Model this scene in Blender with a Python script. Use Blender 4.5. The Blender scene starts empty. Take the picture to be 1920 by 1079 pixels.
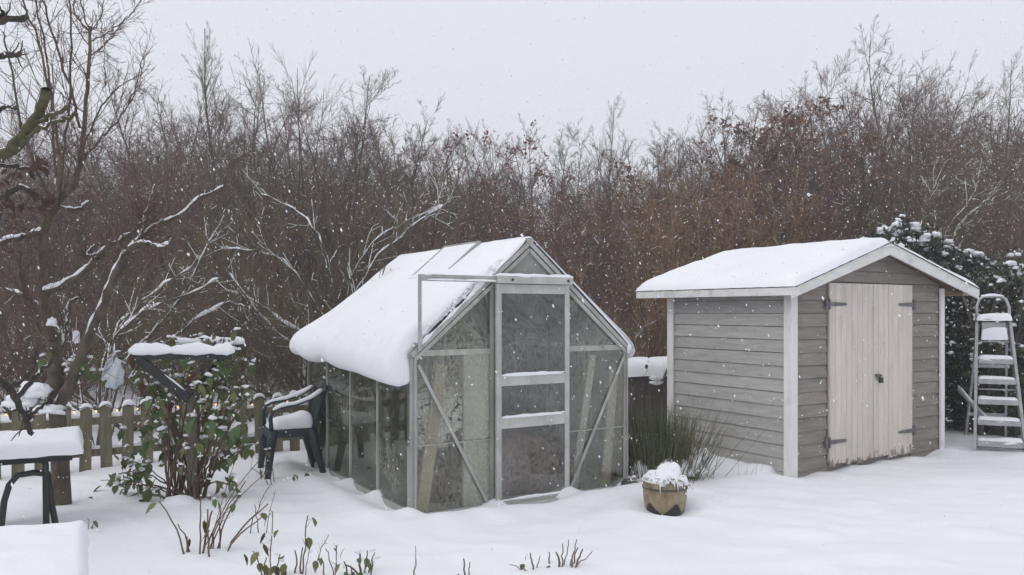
import bpy, math, random
import numpy as np
from mathutils import Vector, Matrix, noise as mnoise

random.seed(7)
rng = np.random.default_rng(11)
R = math.radians
PI = math.pi
scene = bpy.context.scene
COL = scene.collection

# ------------------------------------------------------------------ camera, sky, sun, exposure
F_PX, EYE, CX, HY = 1500.0, 1.55, 960.0, 584.0
cam_data = bpy.data.cameras.new('camera')
cam_data.sensor_width = 36.0
cam_data.lens = F_PX / 1920.0 * 36.0
cam_data.shift_y = (HY - 539.5) / 1920.0
cam_data.clip_start = 0.05
cam_data.clip_end = 3000.0
cam = bpy.data.objects.new('camera', cam_data)
cam.location = (0, 0, EYE)
cam.rotation_euler = (R(90), 0, 0)
COL.objects.link(cam)
scene.camera = cam

SUN_EL, SUN_ROT = R(48), R(240)
world = bpy.data.worlds.new('World')
scene.world = world
world.use_nodes = True
wn, wl = world.node_tree.nodes, world.node_tree.links
wn.clear()
w_out = wn.new('ShaderNodeOutputWorld')
w_bg = wn.new('ShaderNodeBackground')
w_sky = wn.new('ShaderNodeTexSky')
w_sky.sky_type = 'NISHITA'
w_sky.sun_disc = False
w_sky.sun_elevation = SUN_EL
w_sky.sun_rotation = SUN_ROT
w_sky.dust_density = 4.0
w_mix = wn.new('ShaderNodeMixRGB')          # a closed cloud cover over the clear sky
w_mix.inputs['Fac'].default_value = 0.93
w_mix.inputs['Color2'].default_value = (7.55, 7.78, 8.35, 1)
wl.new(w_sky.outputs['Color'], w_mix.inputs['Color1'])
wl.new(w_mix.outputs['Color'], w_bg.inputs['Color'])
w_bg.inputs['Strength'].default_value = 0.1
wl.new(w_bg.outputs['Background'], w_out.inputs['Surface'])

sun_data = bpy.data.lights.new('sun', 'SUN')
sun_data.energy = 0.7
sun_data.angle = R(60)
sun_data.color = (1.0, 0.98, 0.95)
sun = bpy.data.objects.new('sun', sun_data)
sun.rotation_euler = (R(90) - SUN_EL, 0, R(-60))
COL.objects.link(sun)

scene.view_settings.view_transform = 'Standard'
scene.view_settings.look = 'None'
scene.view_settings.exposure = 0.25
scene.view_settings.gamma = 1.0
scene.view_settings.use_curve_mapping = False
scene.cycles.use_denoising = True
scene.cycles.use_adaptive_sampling = True
scene.cycles.adaptive_threshold = 0.015
scene.cycles.max_bounces = 6
scene.cycles.diffuse_bounces = 2
scene.cycles.transparent_max_bounces = 24
scene.cycles.volume_bounces = 0


# ------------------------------------------------------------------ placement helpers
def P(px, py, d):
    """world point seen at photograph pixel (px, py) at depth d"""
    return np.array([(px - CX) / F_PX * d, d, EYE + (HY - py) / F_PX * d])


def G(px, py, z=0.0):
    d = F_PX * (EYE - z) / (py - HY)
    return np.array([(px - CX) / F_PX * d, d, z])


# ------------------------------------------------------------------ materials
def new_mat(name):
    m = bpy.data.materials.new(name)
    m.use_nodes = True
    n, l = m.node_tree.nodes, m.node_tree.links
    return m, n, l, n['Principled BSDF']


def noise_node(n, l, scale, stretch=(1, 1, 1), detail=4, coord='Object', rough=0.55):
    tc = n.new('ShaderNodeTexCoord')
    mp = n.new('ShaderNodeMapping')
    mp.inputs['Scale'].default_value = stretch
    l.new(tc.outputs[coord], mp.inputs['Vector'])
    t = n.new('ShaderNodeTexNoise')
    t.inputs['Scale'].default_value = scale
    t.inputs['Detail'].default_value = detail
    t.inputs['Roughness'].default_value = rough
    l.new(mp.outputs['Vector'], t.inputs['Vector'])
    return t


def ramp(n, l, src, stops):
    r = n.new('ShaderNodeValToRGB')
    e = r.color_ramp.elements
    while len(e) < len(stops):
        e.new(0.5)
    for k, (p, c) in enumerate(stops):
        e[k].position = p
        e[k].color = (c[0], c[1], c[2], 1)
    l.new(src, r.inputs['Fac'])
    return r.outputs['Color']


SNOW_C = (0.87, 0.88, 0.905)


def pm(name, c1, c2, scale=4, rough=0.7, bump=0.2, stretch=(1, 1, 1), metallic=0.0, snow=0.0, stain=None, lo=0.35, hi=0.65,
       big=None, bump_scale=None, per_object=0.0):
    """principled material: two colours by noise, relief, optional stain colour and settled snow on upward faces"""
    m, n, l, b = new_mat(name)
    t = noise_node(n, l, scale, stretch)
    col = ramp(n, l, t.outputs['Fac'], [(lo, c1), (hi, c2)])
    if big:
        t2 = noise_node(n, l, big[0], (1, 1, 1), 3)
        mx = n.new('ShaderNodeMixRGB')
        mr = n.new('ShaderNodeMapRange')
        mr.inputs['From Min'].default_value = 0.4
        mr.inputs['From Max'].default_value = 0.62
        l.new(t2.outputs['Fac'], mr.inputs['Value'])
        l.new(mr.outputs['Result'], mx.inputs['Fac'])
        l.new(col, mx.inputs['Color1'])
        mx.inputs['Color2'].default_value = (*big[1], 1)
        col = mx.outputs['Color']
    if stain:
        t3 = noise_node(n, l, stain[0], stain[2] if len(stain) > 2 else (1, 1, 1), 6)
        mx = n.new('ShaderNodeMixRGB')
        mr = n.new('ShaderNodeMapRange')
        mr.inputs['From Min'].default_value = 0.55
        mr.inputs['From Max'].default_value = 0.72
        mr.inputs['To Max'].default_value = 0.75
        l.new(t3.outputs['Fac'], mr.inputs['Value'])
        l.new(mr.outputs['Result'], mx.inputs['Fac'])
        l.new(col, mx.inputs['Color1'])
        mx.inputs['Color2'].default_value = (*stain[1], 1)
        col = mx.outputs['Color']
    if per_object:
        oi = n.new('ShaderNodeObjectInfo')
        hs = n.new('ShaderNodeHueSaturation')
        mr = n.new('ShaderNodeMapRange')
        mr.inputs['To Min'].default_value = 1 - per_object
        mr.inputs['To Max'].default_value = 1 + per_object
        l.new(oi.outputs['Random'], mr.inputs['Value'])
        l.new(mr.outputs['Result'], hs.inputs['Value'])
        l.new(col, hs.inputs['Color'])
        col = hs.outputs['Color']
    if snow:
        ge = n.new('ShaderNodeNewGeometry')
        sx = n.new('ShaderNodeSeparateXYZ')
        l.new(ge.outputs['Normal'], sx.inputs['Vector'])
        tn = noise_node(n, l, 5.0, (1, 1, 1), 3)
        ad = n.new('ShaderNodeMath')
        ad.operation = 'MULTIPLY_ADD'
        l.new(tn.outputs['Fac'], ad.inputs[0])
        ad.inputs[1].default_value = 1.2
        l.new(sx.outputs['Z'], ad.inputs[2])
        mr = n.new('ShaderNodeMapRange')
        mr.inputs['From Min'].default_value = 1.75 - 0.75 * snow
        mr.inputs['From Max'].default_value = 1.9 - 0.75 * snow
        l.new(ad.outputs[0], mr.inputs['Value'])
        mx = n.new('ShaderNodeMixRGB')
        l.new(mr.outputs['Result'], mx.inputs['Fac'])
        l.new(col, mx.inputs['Color1'])
        mx.inputs['Color2'].default_value = (*SNOW_C, 1)
        col = mx.outputs['Color']
    l.new(col, b.inputs['Base Color'])
    b.inputs['Roughness'].default_value = rough
    b.inputs['Metallic'].default_value = metallic
    if bump:
        bt = noise_node(n, l, bump_scale or scale * 2, stretch, 5)
        bp = n.new('ShaderNodeBump')
        bp.inputs['Strength'].default_value = bump
        bp.inputs['Distance'].default_value = 0.01
        l.new(bt.outputs['Fac'], bp.inputs['Height'])
        l.new(bp.outputs['Normal'], b.inputs['Normal'])
    return m


def snow_mat(name, c1=(0.84, 0.85, 0.885), c2=(0.89, 0.9, 0.925), bump=0.35, scale=18):
    m, n, l, b = new_mat(name)
    t = noise_node(n, l, 1.3, (1, 1, 1), 4)
    l.new(ramp(n, l, t.outputs['Fac'], [(0.3, c1), (0.7, c2)]), b.inputs['Base Color'])
    b.inputs['Roughness'].default_value = 0.85
    b.inputs['Specular IOR Level'].default_value = 0.2
    b.inputs['Subsurface Weight'].default_value = 0.0
    t1 = noise_node(n, l, scale, (1, 1, 1), 6, rough=0.65)
    bp = n.new('ShaderNodeBump')
    bp.inputs['Strength'].default_value = bump
    bp.inputs['Distance'].default_value = 0.02
    l.new(t1.outputs['Fac'], bp.inputs['Height'])
    l.new(bp.outputs['Normal'], b.inputs['Normal'])
    return m


def glass_mat(name, fog, drop_scale, tint=(0.82, 0.86, 0.82), dirt=(0.42, 0.45, 0.41), clear=0.0):
    """old greenhouse glass: clear, with a film of condensation that running drops have cleared in spots"""
    m, n, l, b = new_mat(name)
    out = n['Material Output']
    tr = n.new('ShaderNodeBsdfTransparent')
    tr.inputs['Color'].default_value = (*tint, 1)
    df = n.new('ShaderNodeBsdfDiffuse')
    tl = n.new('ShaderNodeBsdfTranslucent')
    tl.inputs['Color'].default_value = (*dirt, 1)
    fm = n.new('ShaderNodeMixShader')
    fm.inputs['Fac'].default_value = 0.35
    gl = n.new('ShaderNodeBsdfGlossy')
    gl.inputs['Roughness'].default_value = 0.04
    gl.inputs['Color'].default_value = (0.9, 0.92, 0.92, 1)
    tcol = noise_node(n, l, 2.2, (1, 1, 1), 4)
    l.new(ramp(n, l, tcol.outputs['Fac'], [(0.35, (dirt[0] * 0.6, dirt[1] * 0.66, dirt[2] * 0.55)), (0.65, dirt)]), df.inputs['Color'])
    l.new(df.outputs[0], fm.inputs[1])
    l.new(tl.outputs[0], fm.inputs[2])
    # film amount: patches x cleared drop tracks
    tb = noise_node(n, l, 2.6, (1, 1, 0.8), 3)
    td = noise_node(n, l, drop_scale, (1, 1, 0.55), 3, rough=0.6)
    r1 = n.new('ShaderNodeMapRange')
    r1.inputs['From Min'].default_value = 0.3
    r1.inputs['From Max'].default_value = 0.7
    r1.inputs['To Min'].default_value = fog * 0.3
    r1.inputs['To Max'].default_value = fog * 1.4
    l.new(tb.outputs['Fac'], r1.inputs['Value'])
    r2 = n.new('ShaderNodeMapRange')
    r2.inputs['From Min'].default_value = 0.39
    r2.inputs['From Max'].default_value = 0.54
    r2.inputs['To Min'].default_value = clear
    r2.inputs['To Max'].default_value = 1.0
    l.new(td.outputs['Fac'], r2.inputs['Value'])
    mu = n.new('ShaderNodeMath')
    mu.operation = 'MULTIPLY'
    l.new(r1.outputs['Result'], mu.inputs[0])
    l.new(r2.outputs['Result'], mu.inputs[1])
    mx = n.new('ShaderNodeMixShader')
    l.new(mu.outputs[0], mx.inputs['Fac'])
    l.new(tr.outputs[0], mx.inputs[1])
    l.new(fm.outputs[0], mx.inputs[2])
    fr = n.new('ShaderNodeFresnel')
    fr.inputs['IOR'].default_value = 1.45
    m2 = n.new('ShaderNodeMixShader')
    l.new(fr.outputs[0], m2.inputs['Fac'])
    l.new(mx.outputs[0], m2.inputs[1])
    l.new(gl.outputs[0], m2.inputs[2])
    l.new(m2.outputs[0], out.inputs['Surface'])
    n.remove(b)
    return m


M = {}
M['snow'] = snow_mat('snow_soft')
M['snow_ground'] = snow_mat('snow_ground', bump=0.45, scale=7)
M['flake'] = snow_mat('snow_flake', (0.9, 0.9, 0.92), (0.93, 0.93, 0.95), 0)
M['alu'] = pm('weathered_aluminium', (0.33, 0.33, 0.315), (0.46, 0.455, 0.44), 9, 0.5, 0.1, (1, 1, 0.3), 0.25, stain=(7, (0.28, 0.28, 0.24)))
M['alu_green'] = pm('algae_aluminium', (0.3, 0.33, 0.28), (0.45, 0.47, 0.43), 8, 0.6, 0.1, (1, 1, 0.3), 0.15, stain=(9, (0.16, 0.18, 0.11)))
M['alu_pale'] = pm('pale_door_aluminium', (0.42, 0.41, 0.39), (0.54, 0.53, 0.515), 6, 0.5, 0.1, (1, 1, 1), 0.1, stain=(14, (0.4, 0.4, 0.33)))
M['glass'] = glass_mat('misted_glass', 0.26, 46, (0.95, 0.95, 0.92), (0.66, 0.655, 0.6), 0.08)
M['glass_door'] = glass_mat('door_glass', 0.2, 44, (0.95, 0.945, 0.935), (0.66, 0.67, 0.68), 0.12)
M['glass_side'] = glass_mat('algae_glass', 0.42, 50, (0.9, 0.91, 0.86), (0.5, 0.5, 0.41), 0.15)
M['glass_gable'] = glass_mat('sky_reflection_gable_glass', 1.0, 3, (0.8, 0.8, 0.8), (0.5, 0.475, 0.49), 1.0)  # sky reflection painted in as an opaque lilac-grey film
M['glass_roof'] = glass_mat('roof_glass', 0.2, 20)
M['cladding'] = pm('grey_painted_cladding', (0.39, 0.38, 0.365), (0.465, 0.457, 0.44), 3, 0.75, 0.35, (1, 1, 9), stain=(5, (0.3, 0.29, 0.26), (1, 1, 4)),
                   bump_scale=14, per_object=0.08)
M['cladding_front'] = pm('shade_toned_cladding', (0.215, 0.188, 0.165), (0.285, 0.252, 0.225), 3, 0.75, 0.35, (1, 1, 9), stain=(3.5, (0.17, 0.16, 0.11), (1, 1, 4)),
                         bump_scale=14, per_object=0.1)  # roof overhang's shade put into the darker, browner base colour
M['trim'] = pm('white_trim_paint', (0.7, 0.69, 0.68), (0.79, 0.78, 0.77), 5, 0.6, 0.25, (7, 7, 1), stain=(5, (0.5, 0.5, 0.47)))
M['trim_flat'] = pm('white_board_paint', (0.66, 0.645, 0.625), (0.76, 0.745, 0.725), 4, 0.6, 0.2, (1, 1, 6), stain=(6, (0.47, 0.46, 0.42)))
M['door'] = pm('cream_door_paint', (0.6, 0.535, 0.485), (0.67, 0.605, 0.55), 5, 0.65, 0.25, (6, 6, 0.7), stain=(5, (0.46, 0.41, 0.35), (3, 3, 0.4)), per_object=0.05)
M['iron'] = pm('galvanised_iron', (0.1, 0.1, 0.105), (0.2, 0.2, 0.21), 20, 0.55, 0.2, metallic=0.3)
M['dark_iron'] = pm('dark_iron', (0.012, 0.014, 0.013), (0.03, 0.033, 0.03), 20, 0.5, 0.15)
M['felt'] = pm('roof_felt', (0.05, 0.045, 0.04), (0.09, 0.08, 0.07), 20, 0.9, 0.3)
M['soffit'] = pm('bare_soffit_wood', (0.16, 0.1, 0.055), (0.24, 0.16, 0.09), 4, 0.8, 0.2, (1, 6, 1))
M['picket'] = pm('weathered_picket', (0.13, 0.115, 0.07), (0.21, 0.185, 0.125), 5, 0.85, 0.4, (6, 6, 0.7), stain=(6, (0.1, 0.115, 0.05)), per_object=0.15)
M['post'] = pm('grey_post_wood', (0.15, 0.13, 0.105), (0.22, 0.195, 0.165), 5, 0.85, 0.4, (7, 7, 0.6), stain=(6, (0.09, 0.08, 0.06)))
M['dark_timber'] = pm('black_stained_timber', (0.012, 0.013, 0.016), (0.03, 0.03, 0.035), 6, 0.7, 0.3, (1, 1, 1))
M['brown_timber'] = pm('dark_brown_boards', (0.06, 0.048, 0.045), (0.1, 0.083, 0.076), 5, 0.85, 0.4, (6, 6, 0.6), per_object=0.15)
M['plastic'] = pm('dark_green_plastic', (0.007, 0.02, 0.028), (0.013, 0.03, 0.04), 3, 0.45, 0.05)
M['bark'] = pm('apple_bark', (0.06, 0.045, 0.033), (0.14, 0.108, 0.08), 14, 0.9, 0.8, (1, 1, 0.5), snow=0.15, stain=(5, (0.1, 0.105, 0.04)))
M['sprout'] = pm('sprout_bark', (0.085, 0.05, 0.042), (0.14, 0.09, 0.075), 10, 0.8, 0.3)
M['moss_bark'] = pm('mossy_bark', (0.05, 0.05, 0.022), (0.105, 0.095, 0.05), 22, 0.95, 1.0, stain=(26, (0.03, 0.024, 0.018)), snow=0.05)
M['old_bark'] = pm('old_dark_bark', (0.03, 0.024, 0.02), (0.075, 0.06, 0.05), 12, 0.95, 0.7, snow=0.3)
M['cane'] = pm('rose_cane', (0.06, 0.03, 0.022), (0.12, 0.075, 0.05), 8, 0.6, 0.2)
M['dead_stem'] = pm('dead_stem', (0.11, 0.065, 0.045), (0.2, 0.13, 0.09), 9, 0.8, 0.2)
M['leaf_green'] = pm('green_leaf', (0.055, 0.11, 0.03), (0.1, 0.165, 0.05), 25, 0.5, 0.2)
M['leaf_olive'] = pm('olive_leaf', (0.11, 0.13, 0.035), (0.19, 0.19, 0.06), 25, 0.55, 0.2)
M['leaf_red'] = pm('red_leaf', (0.11, 0.03, 0.02), (0.17, 0.055, 0.03), 25, 0.55, 0.2)
M['leaf_mix'] = pm('mixed_leaf', (0.06, 0.11, 0.034), (0.14, 0.165, 0.06), 5, 0.55, 0.1, big=(2.2, (0.11, 0.1, 0.035)), lo=.4, hi=.6)
M['leaf_brown'] = pm('dry_leaf', (0.045, 0.024, 0.015), (0.09, 0.05, 0.03), 20, 0.8, 0.2)
M['rush'] = pm('rush_green', (0.03, 0.055, 0.022), (0.085, 0.12, 0.05), 6, 0.55, 0.0)
M['straw'] = pm('dry_straw', (0.16, 0.11, 0.07), (0.25, 0.18, 0.12), 7, 0.8, 0.0)
M['conifer'] = pm('conifer_needles', (0.008, 0.018, 0.011), (0.022, 0.04, 0.024), 9, 0.6, 0.0, snow=0.14)
M['laurel'] = pm('evergreen_leaf', (0.02, 0.032, 0.012), (0.05, 0.065, 0.024), 9, 0.55, 0.0, snow=0.15)
M['thicket'] = pm('thicket_twigs', (0.1, 0.06, 0.047), (0.18, 0.114, 0.092), 0.9, 0.9, 0.0, snow=0.16, big=(0.16, (0.125, 0.084, 0.06)))
M['ochre'] = pm('ochre_twigs', (0.2, 0.125, 0.066), (0.28, 0.175, 0.1), 0.6, 0.9, 0.0, snow=0.2)
M['twig_red'] = pm('reddish_twigs', (0.15, 0.09, 0.08), (0.22, 0.14, 0.125), 0.6, 0.9, 0.0, snow=0.12)
M['twig_grey'] = pm('grey_twigs', (0.125, 0.09, 0.077), (0.195, 0.147, 0.126), 0.6, 0.9, 0.0, snow=0.15)
M['twig_olive'] = pm('olive_twigs', (0.11, 0.09, 0.052), (0.17, 0.135, 0.082), 0.6, 0.9, 0.0, snow=0.25)
M['wood_bark'] = pm('tree_bark', (0.06, 0.05, 0.042), (0.12, 0.1, 0.083), 5, 0.9, 0.4, snow=0.18)
M['rust_leaf'] = pm('rusty_oak_leaf', (0.15, 0.075, 0.045), (0.21, 0.11, 0.065), 3, 0.8, 0.0)
M['berry'] = pm('red_berry', (0.17, 0.02, 0.018), (0.23, 0.04, 0.03), 3, 0.5, 0.0)
M['pale_board'] = pm('pale_board', (0.72, 0.75, 0.66), (0.8, 0.82, 0.75), 3, 0.8, 0.1, (1, 1, 0.4), stain=(5, (0.55, 0.58, 0.42)))
M['tan_board'] = pm('tan_board', (0.6, 0.52, 0.4), (0.72, 0.65, 0.53), 3, 0.8, 0.1, (4, 4, 0.5))
M['sack'] = pm('brown_sacking', (0.2, 0.13, 0.105), (0.32, 0.215, 0.175), 6, 0.9, 0.6)
M['bag'] = pm('white_plastic_bag', (0.6, 0.64, 0.75), (0.8, 0.82, 0.88), 8, 0.35, 0.3)
M['white_tag'] = pm('white_plastic_tag', (0.68, 0.69, 0.72), (0.76, 0.77, 0.8), 8, 0.5, 0.0)
M['cable'] = pm('black_cable', (0.012, 0.012, 0.014), (0.02, 0.02, 0.022), 8, 0.6, 0.0)
M['ladder'] = pm('ladder_aluminium', (0.33, 0.33, 0.34), (0.45, 0.45, 0.46), 12, 0.45, 0.1, metallic=0.35, snow=0.12)
M['stone'] = pm('grey_stone', (0.07, 0.06, 0.05), (0.15, 0.13, 0.11), 9, 0.9, 0.7, snow=0.4)
M['ice'] = pm('icicle', (0.75, 0.78, 0.82), (0.85, 0.87, 0.9), 8, 0.2, 0.0)


def peel_paint(m):
    """bare grey wood where the paint has flaked off the ends of the door boards"""
    n, l = m.node_tree.nodes, m.node_tree.links
    b = n['Principled BSDF']
    src = b.inputs['Base Color'].links[0].from_socket
    tc = n.new('ShaderNodeTexCoord')
    sx = n.new('ShaderNodeSeparateXYZ')
    l.new(tc.outputs['Object'], sx.inputs[0])
    nz = noise_node(n, l, 22, (1, 1, 0.35), 5)
    ma = n.new('ShaderNodeMath')
    ma.operation = 'MULTIPLY_ADD'
    ma.inputs[1].default_value = -1.9
    l.new(sx.outputs['Z'], ma.inputs[0])
    l.new(nz.outputs['Fac'], ma.inputs[2])
    mr = n.new('ShaderNodeMapRange')
    mr.inputs['From Min'].default_value = 0.36
    mr.inputs['From Max'].default_value = 0.4
    mr.inputs['To Max'].default_value = 0.85
    l.new(ma.outputs[0], mr.inputs['Value'])
    mx = n.new('ShaderNodeMixRGB')
    l.new(mr.outputs['Result'], mx.inputs['Fac'])
    l.new(src, mx.inputs['Color1'])
    mx.inputs['Color2'].default_value = (0.2, 0.165, 0.125, 1)
    l.new(mx.outputs['Color'], b.inputs['Base Color'])


peel_paint(M['door'])


def pot_mat():
    m, n, l, b = new_mat('glazed_clay_pot')
    tc = n.new('ShaderNodeTexCoord')
    sx = n.new('ShaderNodeSeparateXYZ')
    l.new(tc.outputs['Object'], sx.inputs[0])
    at = n.new('ShaderNodeMath')
    at.operation = 'ARCTAN2'
    l.new(sx.outputs['X'], at.inputs[0])
    l.new(sx.outputs['Y'], at.inputs[1])
    mu = n.new('ShaderNodeMath')
    mu.operation = 'MULTIPLY'
    mu.inputs[1].default_value = 5.0
    l.new(at.outputs[0], mu.inputs[0])
    sn = n.new('ShaderNodeMath')
    sn.operation = 'SINE'
    l.new(mu.outputs[0], sn.inputs[0])
    ma = n.new('ShaderNodeMath')
    ma.operation = 'MULTIPLY_ADD'
    ma.inputs[1].default_value = 0.045
    ma.inputs[2].default_value = 0.1
    l.new(sn.outputs[0], ma.inputs[0])
    nz = noise_node(n, l, 16, (1, 1, 0.6), 5)
    ad = n.new('ShaderNodeMath')
    ad.operation = 'MULTIPLY_ADD'
    ad.inputs[1].default_value = 0.07
    l.new(nz.outputs['Fac'], ad.inputs[0])
    l.new(sx.outputs['Z'], ad.inputs[2])
    su = n.new('ShaderNodeMath')
    su.operation = 'SUBTRACT'
    l.new(ad.outputs[0], su.inputs[0])
    l.new(ma.outputs[0], su.inputs[1])
    mr = n.new('ShaderNodeMapRange')
    mr.inputs['From Min'].default_value = 0.028
    mr.inputs['From Max'].default_value = 0.05
    l.new(su.outputs[0], mr.inputs['Value'])
    c = ramp(n, l, nz.outputs['Fac'], [(0.3, (0.16, 0.12, 0.07)), (0.62, (0.34, 0.27, 0.17))])
    mx = n.new('ShaderNodeMixRGB')
    l.new(mr.outputs['Result'], mx.inputs['Fac'])
    mx.inputs['Color1'].default_value = (0.025, 0.022, 0.02, 1)
    l.new(c, mx.inputs['Color2'])
    l.new(mx.outputs['Color'], b.inputs['Base Color'])
    b.inputs['Roughness'].default_value = 0.45
    return m


M['pot'] = pot_mat()


def bulb_mat():
    m, n, l, b = new_mat('warm_bulb')
    b.inputs['Base Color'].default_value = (1, 0.7, 0.3, 1)
    b.inputs['Emission Color'].default_value = (1, 0.42, 0.09, 1)
    b.inputs['Emission Strength'].default_value = 1.6
    return m


M['bulb'] = bulb_mat()


# ------------------------------------------------------------------ mesh helpers
class Geo:
    def __init__(s):
        s.V, s.F, s.n = [], [], 0

    def add(s, V, Fs):
        V = np.asarray(V, float).reshape(-1, 3)
        for F in (Fs if isinstance(Fs, list) else [Fs]):
            F = np.asarray(F, int)
            if F.size:
                s.F.append(F + s.n)
        s.V.append(V)
        s.n += len(V)
        return s

    def box(s, x0, x1, y0, y1, z0, z1):
        V = [(x, y, z) for z in (z0, z1) for y in (y0, y1) for x in (x0, x1)]
        return s.add(V, np.array([(0, 2, 3, 1), (4, 5, 7, 6), (0, 1, 5, 4), (2, 6, 7, 3), (0, 4, 6, 2), (1, 3, 7, 5)]))

    def bar(s, p, q, w, h, up=(0, 0, 1)):
        p, q = np.array(p, float), np.array(q, float)
        t = (q - p) / np.linalg.norm(q - p)
        a = np.cross(t, np.array(up, float))
        a /= np.linalg.norm(a)
        b = np.cross(a, t)
        V = [c + i * a * w / 2 + j * b * h / 2 for c in (p, q) for j in (-1, 1) for i in (-1, 1)]
        return s.add(V, np.array([(0, 2, 3, 1), (4, 5, 7, 6), (0, 1, 5, 4), (2, 6, 7, 3), (0, 4, 6, 2), (1, 3, 7, 5)]))

    def prism(s, pts, axis, a0, a1):
        """pts: 2D outline; extruded along axis 0/1/2 from a0 to a1"""
        n = len(pts)
        V = []
        for a in (a0, a1):
            for u, v in pts:
                V.append({0: (a, u, v), 1: (u, a, v), 2: (u, v, a)}[axis])
        k = np.arange(n)
        side = np.stack([k, (k + 1) % n, (k + 1) % n + n, k + n], 1)
        return s.add(V, [side, k[::-1][None, :], (k + n)[None, :]])

    def tube(s, pts, r, sides=8, caps=True):
        pts = np.asarray(pts, float)
        r = np.broadcast_to(np.asarray(r, float), (len(pts),))
        tubes(s, pts[None], r[None], sides)
        if caps:
            n0 = s.n - len(pts) * sides
            s.F.append((np.arange(sides)[::-1] + n0)[None])
            s.F.append((np.arange(sides) + s.n - sides)[None])
        return s

    def build(s, name, mat, parent=None, smooth=False, loc=None, rz=0.0, link=True):
        me = bpy.data.meshes.new(name)
        V = np.concatenate(s.V).astype(np.float32)
        me.vertices.add(len(V))
        me.vertices.foreach_set('co', V.ravel())
        li = np.concatenate([F.ravel() for F in s.F]).astype(np.int32)
        cnt = np.concatenate([np.full(len(F), F.shape[1]) for F in s.F]).astype(np.int32)
        st = np.concatenate([[0], np.cumsum(cnt)[:-1]]).astype(np.int32)
        me.loops.add(len(li))
        me.loops.foreach_set('vertex_index', li)
        me.polygons.add(len(cnt))
        me.polygons.foreach_set('loop_start', st)
        me.polygons.foreach_set('loop_total', cnt)
        me.polygons.foreach_set('use_smooth', np.full(len(cnt), bool(smooth)))
        me.materials.append(M[mat] if isinstance(mat, str) else mat)
        me.update(calc_edges=True)
        me.validate()
        return put(name, me, parent, loc, rz)


def put(name, me, parent=None, loc=None, rz=0.0):
    o = bpy.data.objects.new(name, me)
    COL.objects.link(o)
    if parent is not None:
        o.parent = parent
    if loc is not None:
        o.location = loc
    o.rotation_euler = (0, 0, rz)
    return o


def thing(name, label, cat, loc=(0, 0, 0), rz=0.0, group=None):
    o = bpy.data.objects.new(name, None)
    o.empty_display_size = 0.1
    COL.objects.link(o)
    o.location = loc
    o.rotation_euler = (0, 0, rz)
    return tag(o, label, cat, group)


def tag(o, label, cat=None, group=None, kind=None):
    o['label'] = label
    if cat:
        o['category'] = cat
    if group:
        o['group'] = group
    if kind:
        o['kind'] = kind
    return o


def nrm(v):
    return v / (np.linalg.norm(v, axis=-1, keepdims=True) + 1e-12)


def tubes(g, Pt, Rd, sides=3):
    K, n, _ = Pt.shape
    T = nrm(np.gradient(Pt, axis=1))
    mean = nrm(Pt[:, -1] - Pt[:, 0])
    ref = np.where(np.abs(mean[:, 2:3]) > 0.85, np.array([[1.0, 0.13, 0]]), np.array([[0, 0, 1.0]]))[:, None, :]
    A = nrm(np.cross(T, np.broadcast_to(ref, T.shape)))
    B = np.cross(A, T)
    ang = np.arange(sides) * 2 * PI / sides + (-PI / 2 if sides == 3 else PI / 2)
    V = Pt[:, :, None, :] + Rd[:, :, None, None] * (A[:, :, None, :] * np.cos(ang)[None, None, :, None] + B[:, :, None, :] * np.sin(ang)[None, None, :, None])
    base = (np.arange(K) * n * sides)[:, None, None]
    i = (np.arange(n - 1) * sides)[None, :, None]
    j = np.arange(sides)[None, None, :]
    j2 = (j + 1) % sides
    F = np.stack(np.broadcast_arrays(base + i + j, base + i + j2, base + i + sides + j2, base + i + sides + j), -1).reshape(-1, 4)
    g.add(V, F)
    return g


def grow(S, D, L, n, wob, up, rg):
    K = len(S)
    Pt = np.zeros((K, n, 3))
    Pt[:, 0] = S
    d = nrm(D)
    st = (L / (n - 1))[:, None]
    for i in range(1, n):
        d = nrm(d + rg.normal(0, wob, (K, 3)) + np.array([0, 0, up]))
        Pt[:, i] = Pt[:, i - 1] + d * st
    return Pt


def spawn(Pt, Rd, m, t0, t1, ang, ang_sd, lf, rf, rg, rmin=0.0015, taper=0.6):
    K, n, _ = Pt.shape
    t = rg.uniform(t0, t1, (K, m)) * (n - 1)
    i = np.minimum(t.astype(int), n - 2)
    f = (t - i)[..., None]
    k = np.arange(K)[:, None]
    a, b = Pt[k, i], Pt[k, i + 1]
    S = a * (1 - f) + b * f
    T = nrm(b - a)
    rnd = nrm(rg.normal(0, 1, (K, m, 3)))
    pp = nrm(np.cross(T, rnd))
    an = rg.normal(ang, ang_sd, (K, m))[..., None]
    D = np.cos(an) * T + np.sin(an) * pp
    plen = np.linalg.norm(np.diff(Pt, axis=1), axis=2).sum(1)[:, None]
    L = plen * lf * (1 - taper * t / (n - 1)) * rg.uniform(0.6, 1.25, (K, m))
    rr = (Rd[k, i] * (1 - f[..., 0]) + Rd[k, i + 1] * f[..., 0]) * rf
    return S.reshape(-1, 3), D.reshape(-1, 3), L.ravel(), np.maximum(rr.ravel(), rmin)


def taper_r(r0, n, end=0.35):
    return r0[:, None] * np.linspace(1, end, n)[None]


def leaf_quads(g, C, size, rg, flat=0.5):
    """pointed leaf faces (4 corners) at centres C"""
    K = len(C)
    nn = nrm(rg.normal(0, 1, (K, 3)) + np.array([0, 0, flat]))
    a = nrm(np.cross(nn, rg.normal(0, 1, (K, 3))))
    b = np.cross(nn, a)
    s = size * rg.uniform(0.6, 1.3, (K, 1))
    V = np.stack([C - a * s, C + b * s * 0.5 + nn * s * .12, C + a * s, C - b * s * 0.5 + nn * s * .12], 1)
    g.add(V, np.arange(K * 4).reshape(K, 4))
    return g


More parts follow.
